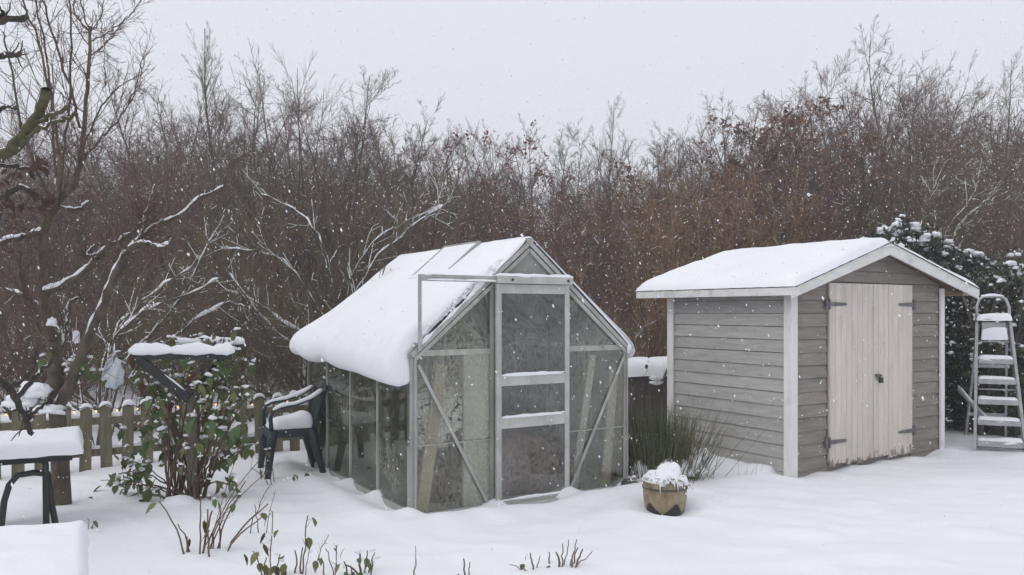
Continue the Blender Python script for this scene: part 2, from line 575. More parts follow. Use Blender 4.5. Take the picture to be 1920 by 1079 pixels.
def blobs(g, C, r, rg, squash=0.7):
    """small irregular lumps (octahedra)"""
    K = len(C)
    r = np.broadcast_to(np.asarray(r, float), (K,))
    dirs = np.array([(1, 0, 0), (0, 1, 0), (-1, 0, 0), (0, -1, 0), (0, 0, 1), (0, 0, -1)], float)
    V = C[:, None] + dirs[None] * r[:, None, None] * rg.uniform(0.7, 1.3, (K, 6, 1)) * np.array([1, 1, squash])
    F0 = np.array([(0, 1, 4), (1, 2, 4), (2, 3, 4), (3, 0, 4), (1, 0, 5), (2, 1, 5), (3, 2, 5), (0, 3, 5)])
    F = (np.arange(K) * 6)[:, None, None] + F0[None]
    g.add(V, F.reshape(-1, 3))
    return g


def fbm(x, y, z=0.0, o=3):
    v, a, f = 0.0, 0.5, 1.0
    for _ in range(o):
        v += a * mnoise.noise(Vector((x * f, y * f, z)))
        a *= 0.5
        f *= 2.1
    return v


def snow_strip(g, pts, w, h, seg=0.04, seed=0, lump=0.35, sink=0.3):
    """snow lying along a bar or branch: rounded section, uneven height, tapered ends"""
    pts = np.asarray(pts, float)
    d = np.concatenate([[0], np.cumsum(np.linalg.norm(np.diff(pts, axis=0), axis=1))])
    n = max(4, int(d[-1] / seg) + 1)
    t = np.linspace(0, d[-1], n)
    c = np.stack([np.interp(t, d, pts[:, k]) for k in range(3)], 1)
    T = np.gradient(c, axis=0)
    T[:, 2] *= 0.3
    T = nrm(T)
    A = nrm(np.cross(T, np.array([0, 0, 1.0])))
    m = 9
    an = np.linspace(-0.15 * PI, 1.15 * PI, m)
    V = np.zeros((n, m, 3))
    wa = np.broadcast_to(np.asarray(w, float), (n,)) if np.ndim(w) == 0 else np.interp(t, d, w)
    for i in range(n):
        e = min(1.0, min(t[i], d[-1] - t[i]) / (0.9 * h + 1e-6) + 0.12)
        e = math.sqrt(1 - (1 - e) ** 2)
        k = max(0.06, 1 + lump * 1.5 * mnoise.noise(Vector((t[i] * 7, seed * 3.7, 0))) + lump * 0.5 * mnoise.noise(Vector((t[i] * 23, seed * 3.7, 3))))
        k2 = min(1, 0.3 + k) * (1 + 0.5 * lump * mnoise.noise(Vector((t[i] * 9, seed * 3.7, 5))))
        hh = h * e * k
        V[i] = c[i] + A[i] * (np.cos(an) * wa[i] / 2 * k2 * (0.5 + 0.5 * e))[:, None] + np.array([0, 0, 1.0]) * ((np.sin(an)) * hh)[:, None]
    i = np.arange(n - 1)[:, None] * m
    j = np.arange(m)[None]
    j2 = (j + 1) % m
    F = np.stack(np.broadcast_arrays(i + j, i + m + j, i + m + j2, i + j2), -1).reshape(-1, 4)
    g.add(V, [F, np.arange(m)[None, :], (np.arange(m)[::-1] + (n - 1) * m)[None, :]])
    return g


def snow_pad(g, x0, x1, y0, y1, z0, th, r=0.08, nx=40, ny=30, seed=0, rough=0.25, over=0.02, zf=None):
    """a snow layer on a rectangle: full thickness inside, rounded at the rim"""
    def axis(a, b, n):
        t = np.linspace(0, 1, n)
        t = t * t * (3 - 2 * t) * 0.6 + t * 0.4
        return a + (b - a) * t
    xs, ys = axis(x0 - over, x1 + over, nx), axis(y0 - over, y1 + over, ny)
    V = np.zeros((nx, ny, 3))
    for i, x in enumerate(xs):
        for j, y in enumerate(ys):
            de = min(x - xs[0], xs[-1] - x, 1e9) , min(y - ys[0], ys[-1] - y)
            ex, ey = min(1, de[0] / r), min(1, de[1] / r)
            e = math.sqrt(max(0, 1 - (1 - ex) ** 2)) * math.sqrt(max(0, 1 - (1 - ey) ** 2))
            k = 1 + rough * fbm(x * 2.3, y * 2.3, seed * 5.1) * 1.6
            wob = 0.02 * mnoise.noise(Vector((x * 5, y * 5, seed + 9))) * (1 - e)
            zz = zf(x, y) if zf else z0
            V[i, j] = (x + wob, y + wob, zz + th * e * k - (1 - e) * 0.018 * (1 + mnoise.noise(Vector((x * 8, y * 8, seed)))))
    i = np.arange(nx - 1)[:, None]
    j = np.arange(ny - 1)[None]
    F = np.stack(np.broadcast_arrays(i * ny + j, (i + 1) * ny + j, (i + 1) * ny + j + 1, i * ny + j + 1), -1).reshape(-1, 4)
    g.add(V, F)
    B = V.copy()
    for a in range(nx):
        for b in range(ny):
            B[a, b, 2] = (zf(xs[a], ys[b]) if zf else z0) - 0.004
    B[0], B[-1], B[:, 0], B[:, -1] = V[0], V[-1], V[:, 0], V[:, -1]
    g.add(B, F[:, ::-1])
    return g


def snow_lump(g, c, rx, ry, rz, seed=0, nu=16, nv=9, rough=0.25, low=-0.25):
    V = []
    for a in range(nv):
        ph = -0.5 * PI + PI * a / (nv - 1)
        for b in range(nu):
            th = 2 * PI * b / nu
            d = Vector((math.cos(ph) * math.cos(th), math.cos(ph) * math.sin(th), math.sin(ph)))
            k = 1 + rough * mnoise.noise(d * 1.7 + Vector((seed * 3.3, 0, 0)))
            V.append((c[0] + d.x * rx * k, c[1] + d.y * ry * k, c[2] + max(d.z, low) * rz * k))
    i = np.arange(nv - 1)[:, None] * nu
    j = np.arange(nu)[None]
    F = np.stack(np.broadcast_arrays(i + j, i + (j + 1) % nu, i + nu + (j + 1) % nu, i + nu + j), -1).reshape(-1, 4)
    g.add(V, F)
    return g


# ------------------------------------------------------------------ ground
GH_LOC, GH_A, GW, GD, GE, GR = (-0.77, 6.09, 0.0), R(31.5), 2.125, 2.575, 1.21, 2.12
SH_LOC, SH_A, SW, SD = (2.62, 7.52, 0.0), R(32.5), 2.56, 1.62


def to_local(x, y, loc, a):
    dx, dy = x - loc[0], y - loc[1]
    return dx * math.cos(a) + dy * math.sin(a), -dx * math.sin(a) + dy * math.cos(a)


def ground_z(x, y):
    if abs(x) > 14 or y > 18:
        return 0.15 * mnoise.noise(Vector((x * 0.05, y * 0.05, 3))) if y > 18 else 0.0
    z = 0.05 * mnoise.noise(Vector((x * 0.55, y * 0.55, 0))) + 0.026 * mnoise.noise(Vector((x * 1.5, y * 2.4, 4))) \
        + 0.016 * mnoise.noise(Vector((x * 3.0 + y, y * 5.4, 8))) + 0.006 * mnoise.noise(Vector((x * 7, y * 9, 2))) + 0.003 * mnoise.noise(Vector((x * 19, y * 22, 6)))
    u, v = to_local(x, y, GH_LOC, GH_A)
    du, dv = max(-u, 0, u - GW), max(-v, 0, v - GD)
    dist = math.hypot(du, dv)
    if dist < 0.5:
        k = math.exp(-(dist / 0.12) ** 2)
        z = z * (1 - 0.7 * k) + k * (-0.02 + 0.04 * mnoise.noise(Vector((u * 4, v * 4, 1))))
        for pu, pv in ((0, 0), (0.73, -0.03), (1.44, -0.03), (GW, 0), (0, 0.644), (0, 1.288), (0, 1.93)):
            z += 0.075 * math.exp(-((u - pu) ** 2 + (v - pv) ** 2) / 0.011)
        z += 0.05 * math.exp(-(dist - 0.28) ** 2 / 0.02)
        z -= 0.085 * math.exp(-((u - 1.05) ** 2 / 0.07 + (v + 0.12) ** 2 / 0.02))
    u, v = to_local(x, y, SH_LOC, SH_A)
    du, dv = max(-u, 0, u - SW), max(-v, 0, v - SD)
    dist = math.hypot(du, dv)
    if dist < 0.6:
        z += 0.05 * math.exp(-(dist / 0.2) ** 2) * (0.6 + 1.6 * mnoise.noise(Vector((u * 2.2, v * 2.2, 1)))) - 0.03 * math.exp(-(dist / 0.08) ** 2)
        if u < -0.01 and v > 0.15:
            z += 0.07 * math.exp(-(dist / 0.3) ** 2)
    dp = math.hypot(x - 1.19, y - 6.22)
    z += -0.05 * math.exp(-(dp / 0.2) ** 2) + 0.03 * math.exp(-((dp - 0.36) / 0.12) ** 2)
    z -= 0.02 * math.exp(-((x + 2.13) ** 2 + (y - 7.7) ** 2) / 0.08)
    return z


def ground_axis(lo, hi, step, far):
    core = np.arange(lo, hi + 1e-6, step)
    out, s, a = [], step, hi
    while a < far:
        s *= 1.35
        a += s
        out.append(a)
    pre, s, a = [], step, lo
    while a > -far:
        s *= 1.35
        a -= s
        pre.append(a)
    return np.array(pre[::-1] + list(core) + out)


gx, gy = ground_axis(-6.2, 7.4, 0.05, 110), ground_axis(2.4, 11.0, 0.045, 110)
V = np.zeros((len(gx), len(gy), 3))
for i, x in enumerate(gx):
    for j, y in enumerate(gy):
        V[i, j] = (x, y, ground_z(x, y))
i = np.arange(len(gx) - 1)[:, None]
j = np.arange(len(gy) - 1)[None]
ny = len(gy)
F = np.stack(np.broadcast_arrays(i * ny + j, (i + 1) * ny + j, (i + 1) * ny + j + 1, i * ny + j + 1), -1).reshape(-1, 4)
g = Geo()
g.add(V, F)
tag(g.build('ground', 'snow_ground', smooth=True), 'smooth fresh snow covering the garden ground', kind='structure')

# ------------------------------------------------------------------ greenhouse
gh = thing('greenhouse', 'small aluminium greenhouse with misted glass and a sliding door', 'greenhouse', GH_LOC, GH_A)
ZB = -0.1
MID = GW / 2


def part(name, mat, parent, fn, smooth=False):
    q = Geo()
    fn(q)
    return q.build(name, mat, parent, smooth)


for (x, y) in ((0, 0), (GW, 0), (0, GD), (GW, GD)):
    def f(q, x=x, y=y):
        s = 1 if x == 0 else -1
        t = 1 if y == 0 else -1
        q.box(x - 0.006, x + s * 0.05, y - 0.006, y + t * 0.012, ZB, GE)
        q.box(x - s * 0.008, x + s * 0.006, y + t * 0.012, y + t * 0.05, ZB, GE)
        q.box(x + s * 0.02, x + s * 0.028, y - t * 0.03, y - t * 0.006, ZB, GE)
    part('corner_post', 'alu', gh, f)
for sx in (0, GW):
    part('eave_bar', 'alu', gh, lambda q: q.box(sx - 0.02, sx + 0.02, 0, GD, GE - 0.02, GE + 0.025))
    part('base_rail', 'alu', gh, lambda q: q.box(sx - 0.012, sx + 0.012, 0.05, GD - 0.05, ZB, 0.03))
    for k in range(1, 4):
        y = k * GD / 4
        part('glazing_bar', 'alu_green', gh, lambda q: q.box(sx - 0.018, sx + 0.018, y - 0.011, y + 0.011, ZB, GE - 0.02))
for yy in (0, GD):
    part('base_rail', 'alu', gh, lambda q: q.box(0.05, GW - 0.05, yy - 0.012, yy + 0.012, ZB, 0.0))
part('ridge_bar', 'alu', gh, lambda q: q.box(MID - 0.03, MID + 0.03, -0.03, GD + 0.03, GR - 0.01, GR + 0.035))
for k in range(5):
    y = k * GD / 4
    for sx in (0, GW):
        w = 0.05 if k in (0, 4) else 0.022
        part('roof_bar', 'alu', gh, lambda q: q.bar((sx, y, GE), (MID, y, GR), w, 0.035))
# front verge: an inner flange seen under the roof bar
for sx in (0, GW):
    part('verge_flange', 'alu_green', gh, lambda q: q.bar((sx + (0.03 if sx == 0 else -0.03), -0.012, GE - 0.025), (MID, -0.012, GR - 0.06), 0.02, 0.03))
DX0, DX1 = 0.726, 1.438
HZ0, HZ1 = 1.775, 1.835
part('cross_bar', 'alu_green', gh, lambda q: q.box(0.05, DX0 - 0.02, -0.004, 0.02, GE - 0.005, GE + 0.04))
part('cross_bar', 'alu_green', gh, lambda q: q.box(DX1 + 0.02, GW - 0.05, -0.004, 0.02, GE - 0.005, GE + 0.04))
part('door_jamb', 'alu', gh, lambda q: q.box(DX0 - 0.03, DX0 + 0.005, -0.012, 0.03, ZB, HZ0))
part('door_jamb', 'alu', gh, lambda q: q.box(DX1 - 0.005, DX1 + 0.03, -0.012, 0.03, ZB, HZ0))
hd = part('door_header', 'alu_pale', gh, lambda q: q.box(DX0 - 0.01, DX1 + 0.02, -0.085, -0.025, HZ0, HZ1))
for bx_ in (DX0 + 0.13, DX1 - 0.03):
    part('bolt', 'dark_iron', hd, lambda q: q.tube([(bx_, -0.085, 1.805), (bx_, -0.093, 1.805)], 0.011, 8))
part('header_snow', 'snow', hd, lambda q: snow_strip(q, [(DX0 - 0.01, -0.055, HZ1), (DX1 + 0.03, -0.055, HZ1)], 0.06, 0.022, seed=4))
rl = part('door_track', 'alu', gh, lambda q: (q.box(0.05, DX0 - 0.012, -0.07, -0.04, HZ0 + 0.012, HZ1 - 0.004), q.box(0.05, DX0 - 0.012, -0.075, -0.071, HZ0 + 0.005, HZ0 + 0.028)))
part('track_snow', 'snow', rl, lambda q: snow_strip(q, [(0.06, -0.055, HZ1 - 0.004), (DX0 - 0.02, -0.055, HZ1 - 0.004)], 0.03, 0.012, seed=5, lump=0.8))
part('track_snow', 'snow', rl, lambda q: snow_strip(q, [(0.1, -0.081, HZ0 + 0.016), (DX0 - 0.02, -0.081, HZ0 + 0.016)], 0.012, 0.008, seed=6, lump=0.8))
part('track_support', 'alu', gh, lambda q: q.box(0.04, 0.062, -0.062, -0.04, 1.25, HZ1 - 0.004))
part('brace', 'alu', gh, lambda q: q.bar((0.055, -0.012, 1.14), (0.66, -0.012, 0.02), 0.008, 0.026))
part('brace', 'alu', gh, lambda q: q.bar((GW - 0.055, -0.012, 1.14), (DX1 + 0.05, -0.012, 0.04), 0.008, 0.026))
# panes
LAP = 0.53
for (x0, x1) in ((0.05, DX0 - 0.03), (DX1 + 0.03, GW - 0.05)):
    part('pane', 'glass', gh, lambda q: q.box(x0, x1, 0.004, 0.008, ZB, LAP))
    part('pane', 'glass', gh, lambda q: q.box(x0, x1, -0.003, 0.001, LAP - 0.012, GE))
    part('lap_strip', 'alu_green', gh, lambda q: q.box(x0, x1, -0.008, -0.004, LAP - 0.016, LAP - 0.008))
sl = (GR - GE) / MID
part('pane', 'glass', gh, lambda q: q.prism([(0.03, GE + 0.02), (DX0 - 0.03, GE + 0.02), (DX0 - 0.03, GE + sl * (DX0 - 0.03) - 0.03), (0.06, GE + 0.03)], 1, 0.003, 0.007))
part('pane', 'glass', gh, lambda q: q.prism([(GW - 0.03, GE + 0.02), (GW - 0.06, GE + 0.03), (DX1 + 0.03, GE + sl * (GW - DX1 - 0.03) - 0.03), (DX1 + 0.03, GE + 0.02)], 1, 0.003, 0.007))
part('pane', 'glass_gable', gh, lambda q: q.prism([(DX0 + 0.02, HZ1 - 0.05), (DX1 - 0.02, HZ1 - 0.05), (MID, GR - 0.03)], 1, 0.003, 0.007))
for sx in (0, GW):
    for k in range(4):
        y0, y1 = k * GD / 4 + 0.012, (k + 1) * GD / 4 - 0.012
        part('pane', 'glass_side', gh, lambda q: q.box(sx - 0.001, sx + 0.003, y0, y1, ZB, LAP))
        part('pane', 'glass_side', gh, lambda q: q.box(sx - 0.008, sx - 0.004, y0, y1, LAP - 0.012, GE - 0.02))
        s = 1 if sx == 0 else -1
        q = Geo()
        V = [(sx, y0, GE + .03), (sx, y1, GE + .03), (MID - s * 0.04, y1, GR + .002), (MID - s * 0.04, y0, GR + .002)]
        V = V + [(a, b, c - 0.004) for a, b, c in V]
        q.add(V, np.array([(0, 1, 2, 3), (7, 6, 5, 4), (0, 4, 5, 1), (1, 5, 6, 2), (2, 6, 7, 3), (3, 7, 4, 0)]))
        q.build('roof_pane', 'glass_roof', gh)
for (x0, x1) in ((0.03, 0.7), (0.7, 1.4), (1.4, GW - 0.03)):
    part('pane', 'glass_side', gh, lambda q: q.box(x0, x1, GD - 0.004, GD, ZB, GE))
    part('glazing_bar', 'alu_green', gh, lambda q: q.box(x1 - 0.011, x1 + 0.011, GD - 0.02, GD + 0.012, ZB, GE))
part('pane', 'glass_side', gh, lambda q: q.prism([(0.05, GE), (GW - 0.05, GE), (MID, GR - 0.03)], 1, GD - 0.004, GD))
part('cross_bar', 'alu_green', gh, lambda q: q.box(0.05, GW - 0.05, GD - 0.02, GD - 0.004, GE - 0.02, GE + 0.02))
# sliding door
door = bpy.data.objects.new('door', None)
COL.objects.link(door)
door.parent = gh
dy0, dy1 = -0.055, -0.03
part('stile', 'alu_pale', door, lambda q: (q.box(DX0, DX0 + 0.045, dy0, dy1, -0.06, HZ0 - 0.004), q.box(DX0 - 0.01, DX0 + 0.006, dy0 - 0.02, dy0 - 0.001, -0.06, HZ0 - 0.004)))
part('stile', 'alu_pale', door, lambda q: q.box(DX1 - 0.04, DX1 + 0.004, dy0, dy1, -0.06, HZ0 - 0.004))
for (z0, z1, nm) in ((1.695, HZ0 - 0.006, 'top_rail'), (0.945, 1.03, 'middle_rail'), (0.6, 0.69, 'middle_rail'), (-0.065, 0.02, 'bottom_rail')):
    rr = part(nm, 'alu_pale', door, lambda q: q.box(DX0 + 0.045, DX1 - 0.04, dy0 + 0.003, dy1 - 0.003, z0, z1))
    if nm != 'top_rail':
        part('rail_snow', 'snow', door, lambda q: snow_strip(q, [(DX0 + 0.05, dy0 + 0.006, z1), (DX1 - 0.08, dy0 + 0.006, z1), (DX1 - 0.045, dy0 + 0.006, z1 + 0.012)], 0.022, 0.014, seed=z0 * 9, lump=0.6))
for (z0, z1) in ((0.02, 0.6), (0.69, 0.945), (1.03, 1.695)):
    part('pane', 'glass_door', door, lambda q: q.box(DX0 + 0.04, DX1 - 0.036, -0.045, -0.041, z0 - 0.005, z1 + 0.005))
part('threshold', 'alu_pale', gh, lambda q: q.box(DX0 - 0.02, DX1 + 0.01, -0.11, -0.06, -0.09, -0.015))
# roof vent, its frame showing through the snow
vent = bpy.data.objects.new('roof_vent', None)
COL.objects.link(vent)
vent.parent = gh


def on_roof(s, y, up=0.0):
    """point on the left slope; s = distance down from the ridge"""
    L = math.hypot(MID, GR - GE)
    dx, dz = -MID / L, -(GR - GE) / L
    return np.array([MID + dx * s + dz * up, y, GR + 0.02 + dz * s - dx * up])


for (a, b) in (((0.0, 0.77), (0.0, 1.46)), ((0.0, 0.77), (0.5, 0.77)), ((0.0, 1.46), (0.5, 1.46)), ((0.5, 0.77), (0.5, 1.46))):
    part('vent_frame', 'alu', vent, lambda q: q.bar(on_roof(a[0], a[1], 0.052), on_roof(b[0], b[1], 0.052), 0.03, 0.025))
part('vent_snow', 'snow', vent, lambda q: q.bar(on_roof(0.02, 1.115, 0.056), on_roof(0.485, 1.115, 0.056), 0.645, 0.014))
part('vent_pane', 'glass_roof', vent, lambda q: q.bar(on_roof(0.03, 1.115, 0.045), on_roof(0.48, 1.115, 0.045), 0.66, 0.004))


# thick snow on the greenhouse roof
def roof_slab(side):
    L = math.hypot(MID, GR - GE)
    d = np.array([-MID / L, -(GR - GE) / L])
    nn = np.array([d[1], -d[0]])
    q = Geo()
    if side < 0:
        prof = [(0, .03), (.05, .034), (.1, .038), (.18, .044), (.26, .05), (.35, .056), (.45, .064), (.55, .073), (.65, .083), (.74, .095), (.82, .11), (.9, .13), (.96, .145), (1.02, .15), (1.07, .145), (1.11, .125), (1.14, .09), (1.15, .045),
                (1.14, 0.0), (1.11, -.05), (1.07, -.075), (1.035, -.065), (1.01, -.035), (.99, .015), (.8, .012), (.5, .012), (0, .012)]
        y0, y1, nv = 0.015, GD + 0.09, 150
    else:
        prof = [(0, .035), (.2, .05), (.5, .06), (.8, .07), (.95, .08), (1.04, .075), (1.09, .04), (1.1, -.01), (1.09, -.06), (1.07, -.075), (1.045, -.05), (1.02, .0), (.9, .014), (.5, .012), (0, .012)]
        y0, y1, nv = -0.03, GD + 0.05, 48
    n = len(prof)
    V = np.zeros((nv, n, 3))
    for a in range(nv):
        t = a / (nv - 1)
        y = y0 + (y1 - y0) * t
        e = min(1, (y - y0) / 0.09 + 0.12, (y1 - y) / 0.14 + 0.1)
        e = math.sqrt(max(0.02, 1 - (1 - e) ** 2))
        for b, (s, h) in enumerate(prof):
            hang = max(0, s - 0.85) / 0.35
            ln = 1 + 0.22 * mnoise.noise(Vector((y * 1.5, 3.3 * side, 0))) * hang
            top = 1 + 0.2 * mnoise.noise(Vector((s * 2.5, y * 1.3, side))) + 0.09 * mnoise.noise(Vector((s * 9, y * 7, side))) + 0.05 * mnoise.noise(Vector((s * 22, y * 24, side)))
            ss = s if s < 0.85 else 0.85 + (s - 0.85) * ln * (0.55 + 0.45 * e)
            hh = h * top * (e if h > 0 else 1)
            if h == 0.012:
                hh = h
            droop = 0.0
            if side < 0 and s > 0.95:
                droop = -(0.12 * (1 - t) ** 2 + 0.03 * mnoise.noise(Vector((y * 2.3, 7, 0))) + 0.02) * min(1, (s - 0.95) / 0.12) * (1 if h < 0.1 else 0.5)
            edge = 0.0
            if side < 0 and a < 7:      # ragged front edge, further back higher on the slope
                edge = 0.035 * mnoise.noise(Vector((s * 13, a * .4, 2))) + 0.02 * max(0, math.sin(PI * min(1, max(0, (s - 0.25) / 0.6)))) * (1 if s < 1 else 0)
            if side < 0 and a < 7 and s < 0.3:
                edge -= 0.02
            pos = np.array([MID, GR + 0.03]) + d * ss * L + nn * -hh * -1
            x = pos[0] if side < 0 else GW - pos[0]
            V[a, b] = (x, y + edge * (1 - a / 7), pos[1] + droop)
    i = np.arange(nv - 1)[:, None] * n
    j = np.arange(n)[None]
    j2 = (j + 1) % n
    F = np.stack(np.broadcast_arrays(i + j, i + j2, i + n + j2, i + n + j), -1).reshape(-1, 4)
    if side < 0:
        F = F[:, ::-1]
    q.add(V, [F, np.arange(n)[None], (np.arange(n)[::-1] + (nv - 1) * n)[None]])
    return q


o = roof_slab(-1).build('roof_snow', 'snow', None, True, GH_LOC, GH_A)
tag(o, 'deep snow slab sagging over the left eave of the greenhouse', 'snow', kind='thing')
o = roof_slab(1).build('roof_snow', 'snow', None, True, GH_LOC, GH_A)
tag(o, 'thinner snow layer on the right slope of the greenhouse roof', 'snow', kind='thing')
part('verge_snow', 'snow', gh, lambda q: snow_strip(q, [(MID - 0.05, -0.01, GR + 0.01), (0.62, -0.012, GE + sl * 0.62 + 0.03), (0.06, -0.012, GE + 0.07)], 0.035, 0.018, seed=2, lump=0.8))

crumb = Geo()
rc_ = np.random.default_rng(9)
tt_ = rc_.uniform(0, 1, 90) ** 1.6 * .75 + .02
C = np.stack([tt_ * MID, rc_.normal(0.03, .03, 90), GE + 0.07 + tt_ * (GR - GE) + rc_.normal(0, .012, 90)], 1)
blobs(crumb, C, rc_.uniform(.008, .028, 90), rc_, .8)
crumb.build('snow_crumbs', 'snow', gh, True)['kind'] = 'stuff'

# things kept inside the greenhouse
def gl(u, v, z=0):
    c, s = math.cos(GH_A), math.sin(GH_A)
    return (GH_LOC[0] + u * c - v * s, GH_LOC[1] + u * s + v * c, z)


q = Geo()
q.box(0, 0.24, 0, 0.03, 0, 1.24)
tag(q.build('board', 'pale_board', None, False, gl(0.46, 0.012, -0.02), GH_A), 'wide pale upright board inside the greenhouse left of its door', 'board')
q = Geo()
q.bar((0, 0, 0), (0.19, 0.03, 1.15), 0.1, 0.02, (0, 1, 0))
tag(q.build('board', 'tan_board', None, False, gl(0.1, 0.03, -0.02), GH_A), 'tan plank leaning inside the greenhouse behind the left diagonal brace', 'board')
q = Geo()
q.bar((0, 0, 0), (0.17, -0.05, 1.18), 0.07, 0.02, (0, 1, 0))
tag(q.build('board', 'pale_board', None, False, gl(1.62, 0.13, -0.02), GH_A), 'thin pale plank leaning inside the greenhouse right of its door', 'board')
q = Geo()
q.bar((0, 0, 0), (0.1, 0.0, 1.05), 0.09, 0.02, (0, 1, 0))
tag(q.build('board', 'tan_board', None, False, gl(1.93, 0.08, -0.02), GH_A), 'tan plank standing in the right front corner of the greenhouse', 'board')
q = Geo()
snow_lump(q, (0, 0, 0.0), 0.62, 0.42, 0.62, 5, 28, 16, 0.6, -0.02)
tag(q.build('sack_heap', 'sack', None, True, gl(1.17, 0.5, -0.02), GH_A), 'brown sacking heap on the floor behind the greenhouse door', 'sacks')
q = Geo()
snow_lump(q, (0, 0, 0.0), 0.3, 0.3, 0.42, 15, 20, 12, 0.6, -0.02)
tag(q.build('sack', 'sack', None, True, gl(0.36, 0.55, -0.02), GH_A), 'dark brown sack on the greenhouse floor behind the left front panes', 'sack')


def dried_plant(loc, h, n, label, seed, spread=0.25, leaf=0.035):
    rg = np.random.default_rng(seed)
    t = thing('dried_plant', label, 'plant', loc)
    S = np.zeros((n, 3))
    D = rg.normal(0, spread, (n, 3)) + np.array([0, 0, 1.0])
    Pt = grow(S, D, rg.uniform(.6, 1, n) * h, 8, 0.12, 0.02, rg)
    q = Geo()
    Rd = taper_r(np.full(n, 0.006), 8)
    tubes(q, Pt, Rd, 4)
    S2, D2, L2, R2 = spawn(Pt, Rd, 6, 0.3, 1, 0.9, .3, 0.25, .6, rg)
    P2 = grow(S2, D2, L2, 4, 0.2, -0.05, rg)
    tubes(q, P2, taper_r(R2, 4), 3)
    q.build('stem', 'dead_stem', t)
    q = Geo()
    leaf_quads(q, P2[:, 1:].reshape(-1, 3), leaf, rg)
    q.build('foliage', 'leaf_brown', t)['kind'] = 'stuff'
    return t


dried_plant(gl(0.86, 0.5, 0.0), 1.5, 6, 'dark withered climber inside the greenhouse by the door stile', 21, 0.12)
dried_plant(gl(1.75, 0.5, 0.0), 1.5, 5, 'withered brown plant inside the greenhouse behind the right panes', 22, 0.22)
dried_plant(gl(0.36, 0.2, 0.0), 1.25, 2, 'withered brown plant reaching the cross bar inside the left front panes', 23, 0.1)

# ------------------------------------------------------------------ shed
shed = thing('garden_shed', 'grey weatherboarded garden shed with cream double doors', 'shed', SH_LOC, SH_A)
AP_X, AP_Z = 1.276, 2.225            # ridge of the roof deck
LX, LZ, RX, RZ = -0.2, 1.755, 2.945, 1.785
FY, BY = -0.2, SD + 0.3


def roof_z(x):
    return LZ + (AP_Z - LZ) * (x - LX) / (AP_X - LX) if x < AP_X else AP_Z + (RZ - AP_Z) * (x - AP_X) / (RX - AP_X)


part('wall_frame', 'cladding_front', shed, lambda q: q.prism([(0.03, -0.12), (SW - 0.03, -0.12), (SW - 0.03, roof_z(SW) - 0.04), (AP_X, AP_Z - 0.04), (0.03, roof_z(0.03) - 0.04)], 1, 0.03, SD - 0.03))
BH = 0.1255
rb = random.Random(3)
DL, DM, DR, DT = 0.559, 1.268, 1.964, 1.828


def wedge(q, x0, x1, z0, z1, zc0=None, zc1=None):
    """a lapped board on the front wall: thicker at its lower edge"""
    q.prism([(0.03, z0), (0.001, z0), (0.014, z1 - 0.004), (0.03, z1 - 0.004)], 0, x0, x1)


for k in range(15):
    z0 = -0.1 + k * BH
    if z0 > 1.72:
        break
    z1 = min(z0 + BH, 1.76)
    jit = rb.uniform(-0.003, 0.003)
    part('plank', 'cladding', shed, lambda q: q.prism([(0.03, z0 + jit), (0.0 + jit, z0 + jit), (0.011, z1 - 0.005), (0.03, z1 - 0.005)], 1, 0.04, SD - 0.04))
    part('plank', 'cladding_front', shed, lambda q: wedge(q, SW - 0.04, DR + 0.015, z0 + jit, z1))
    part('plank', 'cladding_front', shed, lambda q: wedge(q, 0.04, DL - 0.015, z0 - jit, z1))
# boards of the gable above the doors
zz = 1.76
for k, (z0, z1) in enumerate(((DT + 0.012, 1.955), (1.955, 2.07), (2.07, 2.19))):
    def f(q, z0=z0, z1=z1):
        def xl(z):
            return LX + (z + 0.03 - LZ) / (AP_Z - LZ) * (AP_X - LX)
        def xr(z):
            return AP_X + (AP_Z - z - 0.03) / (AP_Z - RZ) * (RX - AP_X)
        a0, a1 = max(0.05, xl(z0)), xl(z1)
        b0, b1 = min(SW - 0.04, xr(z0)), xr(z1)
        V = [(a0, 0.0, z0), (b0, 0.0, z0), (max(b1, AP_X + .01), 0.014, z1 - 0.004), (min(a1, AP_X - .01), 0.014, z1 - 0.004)]
        V = V + [(x, 0.03, z) for x, y, z in V]
        q.add(V, np.array([(0, 1, 2, 3), (7, 6, 5, 4), (0, 4, 5, 1), (1, 5, 6, 2), (2, 6, 7, 3), (3, 7, 4, 0)]))
    part('plank', 'cladding_front', shed, f)
for (x0, x1) in ((0.04, DL - 0.015), (DR + 0.015, SW - 0.04)):
    part('plank', 'cladding_front', shed, lambda q: wedge(q, x0, x1, 1.757, DT + 0.01))
# corner posts (two boards each)
for (x, y, nm) in ((0, 0, 0), (SW, 0, 1), (0, SD, 2)):
    def f(q, x=x, y=y, nm=nm):
        if nm == 0:
            q.box(-0.022, 0.07, -0.024, -0.002, -0.08, 1.8)
            q.box(-0.022, 0.0, -0.002, 0.062, -0.08, 1.77)
        elif nm == 1:
            q.box(SW - 0.06, SW + 0.02, -0.022, -0.002, -0.08, 1.8)
            q.box(SW, SW + 0.02, -0.002, 0.06, -0.08, 1.79)
        else:
            q.box(-0.022, 0.0, SD - 0.075, SD + 0.015, -0.08, 1.77)
    part('corner_board', 'trim', shed, f)
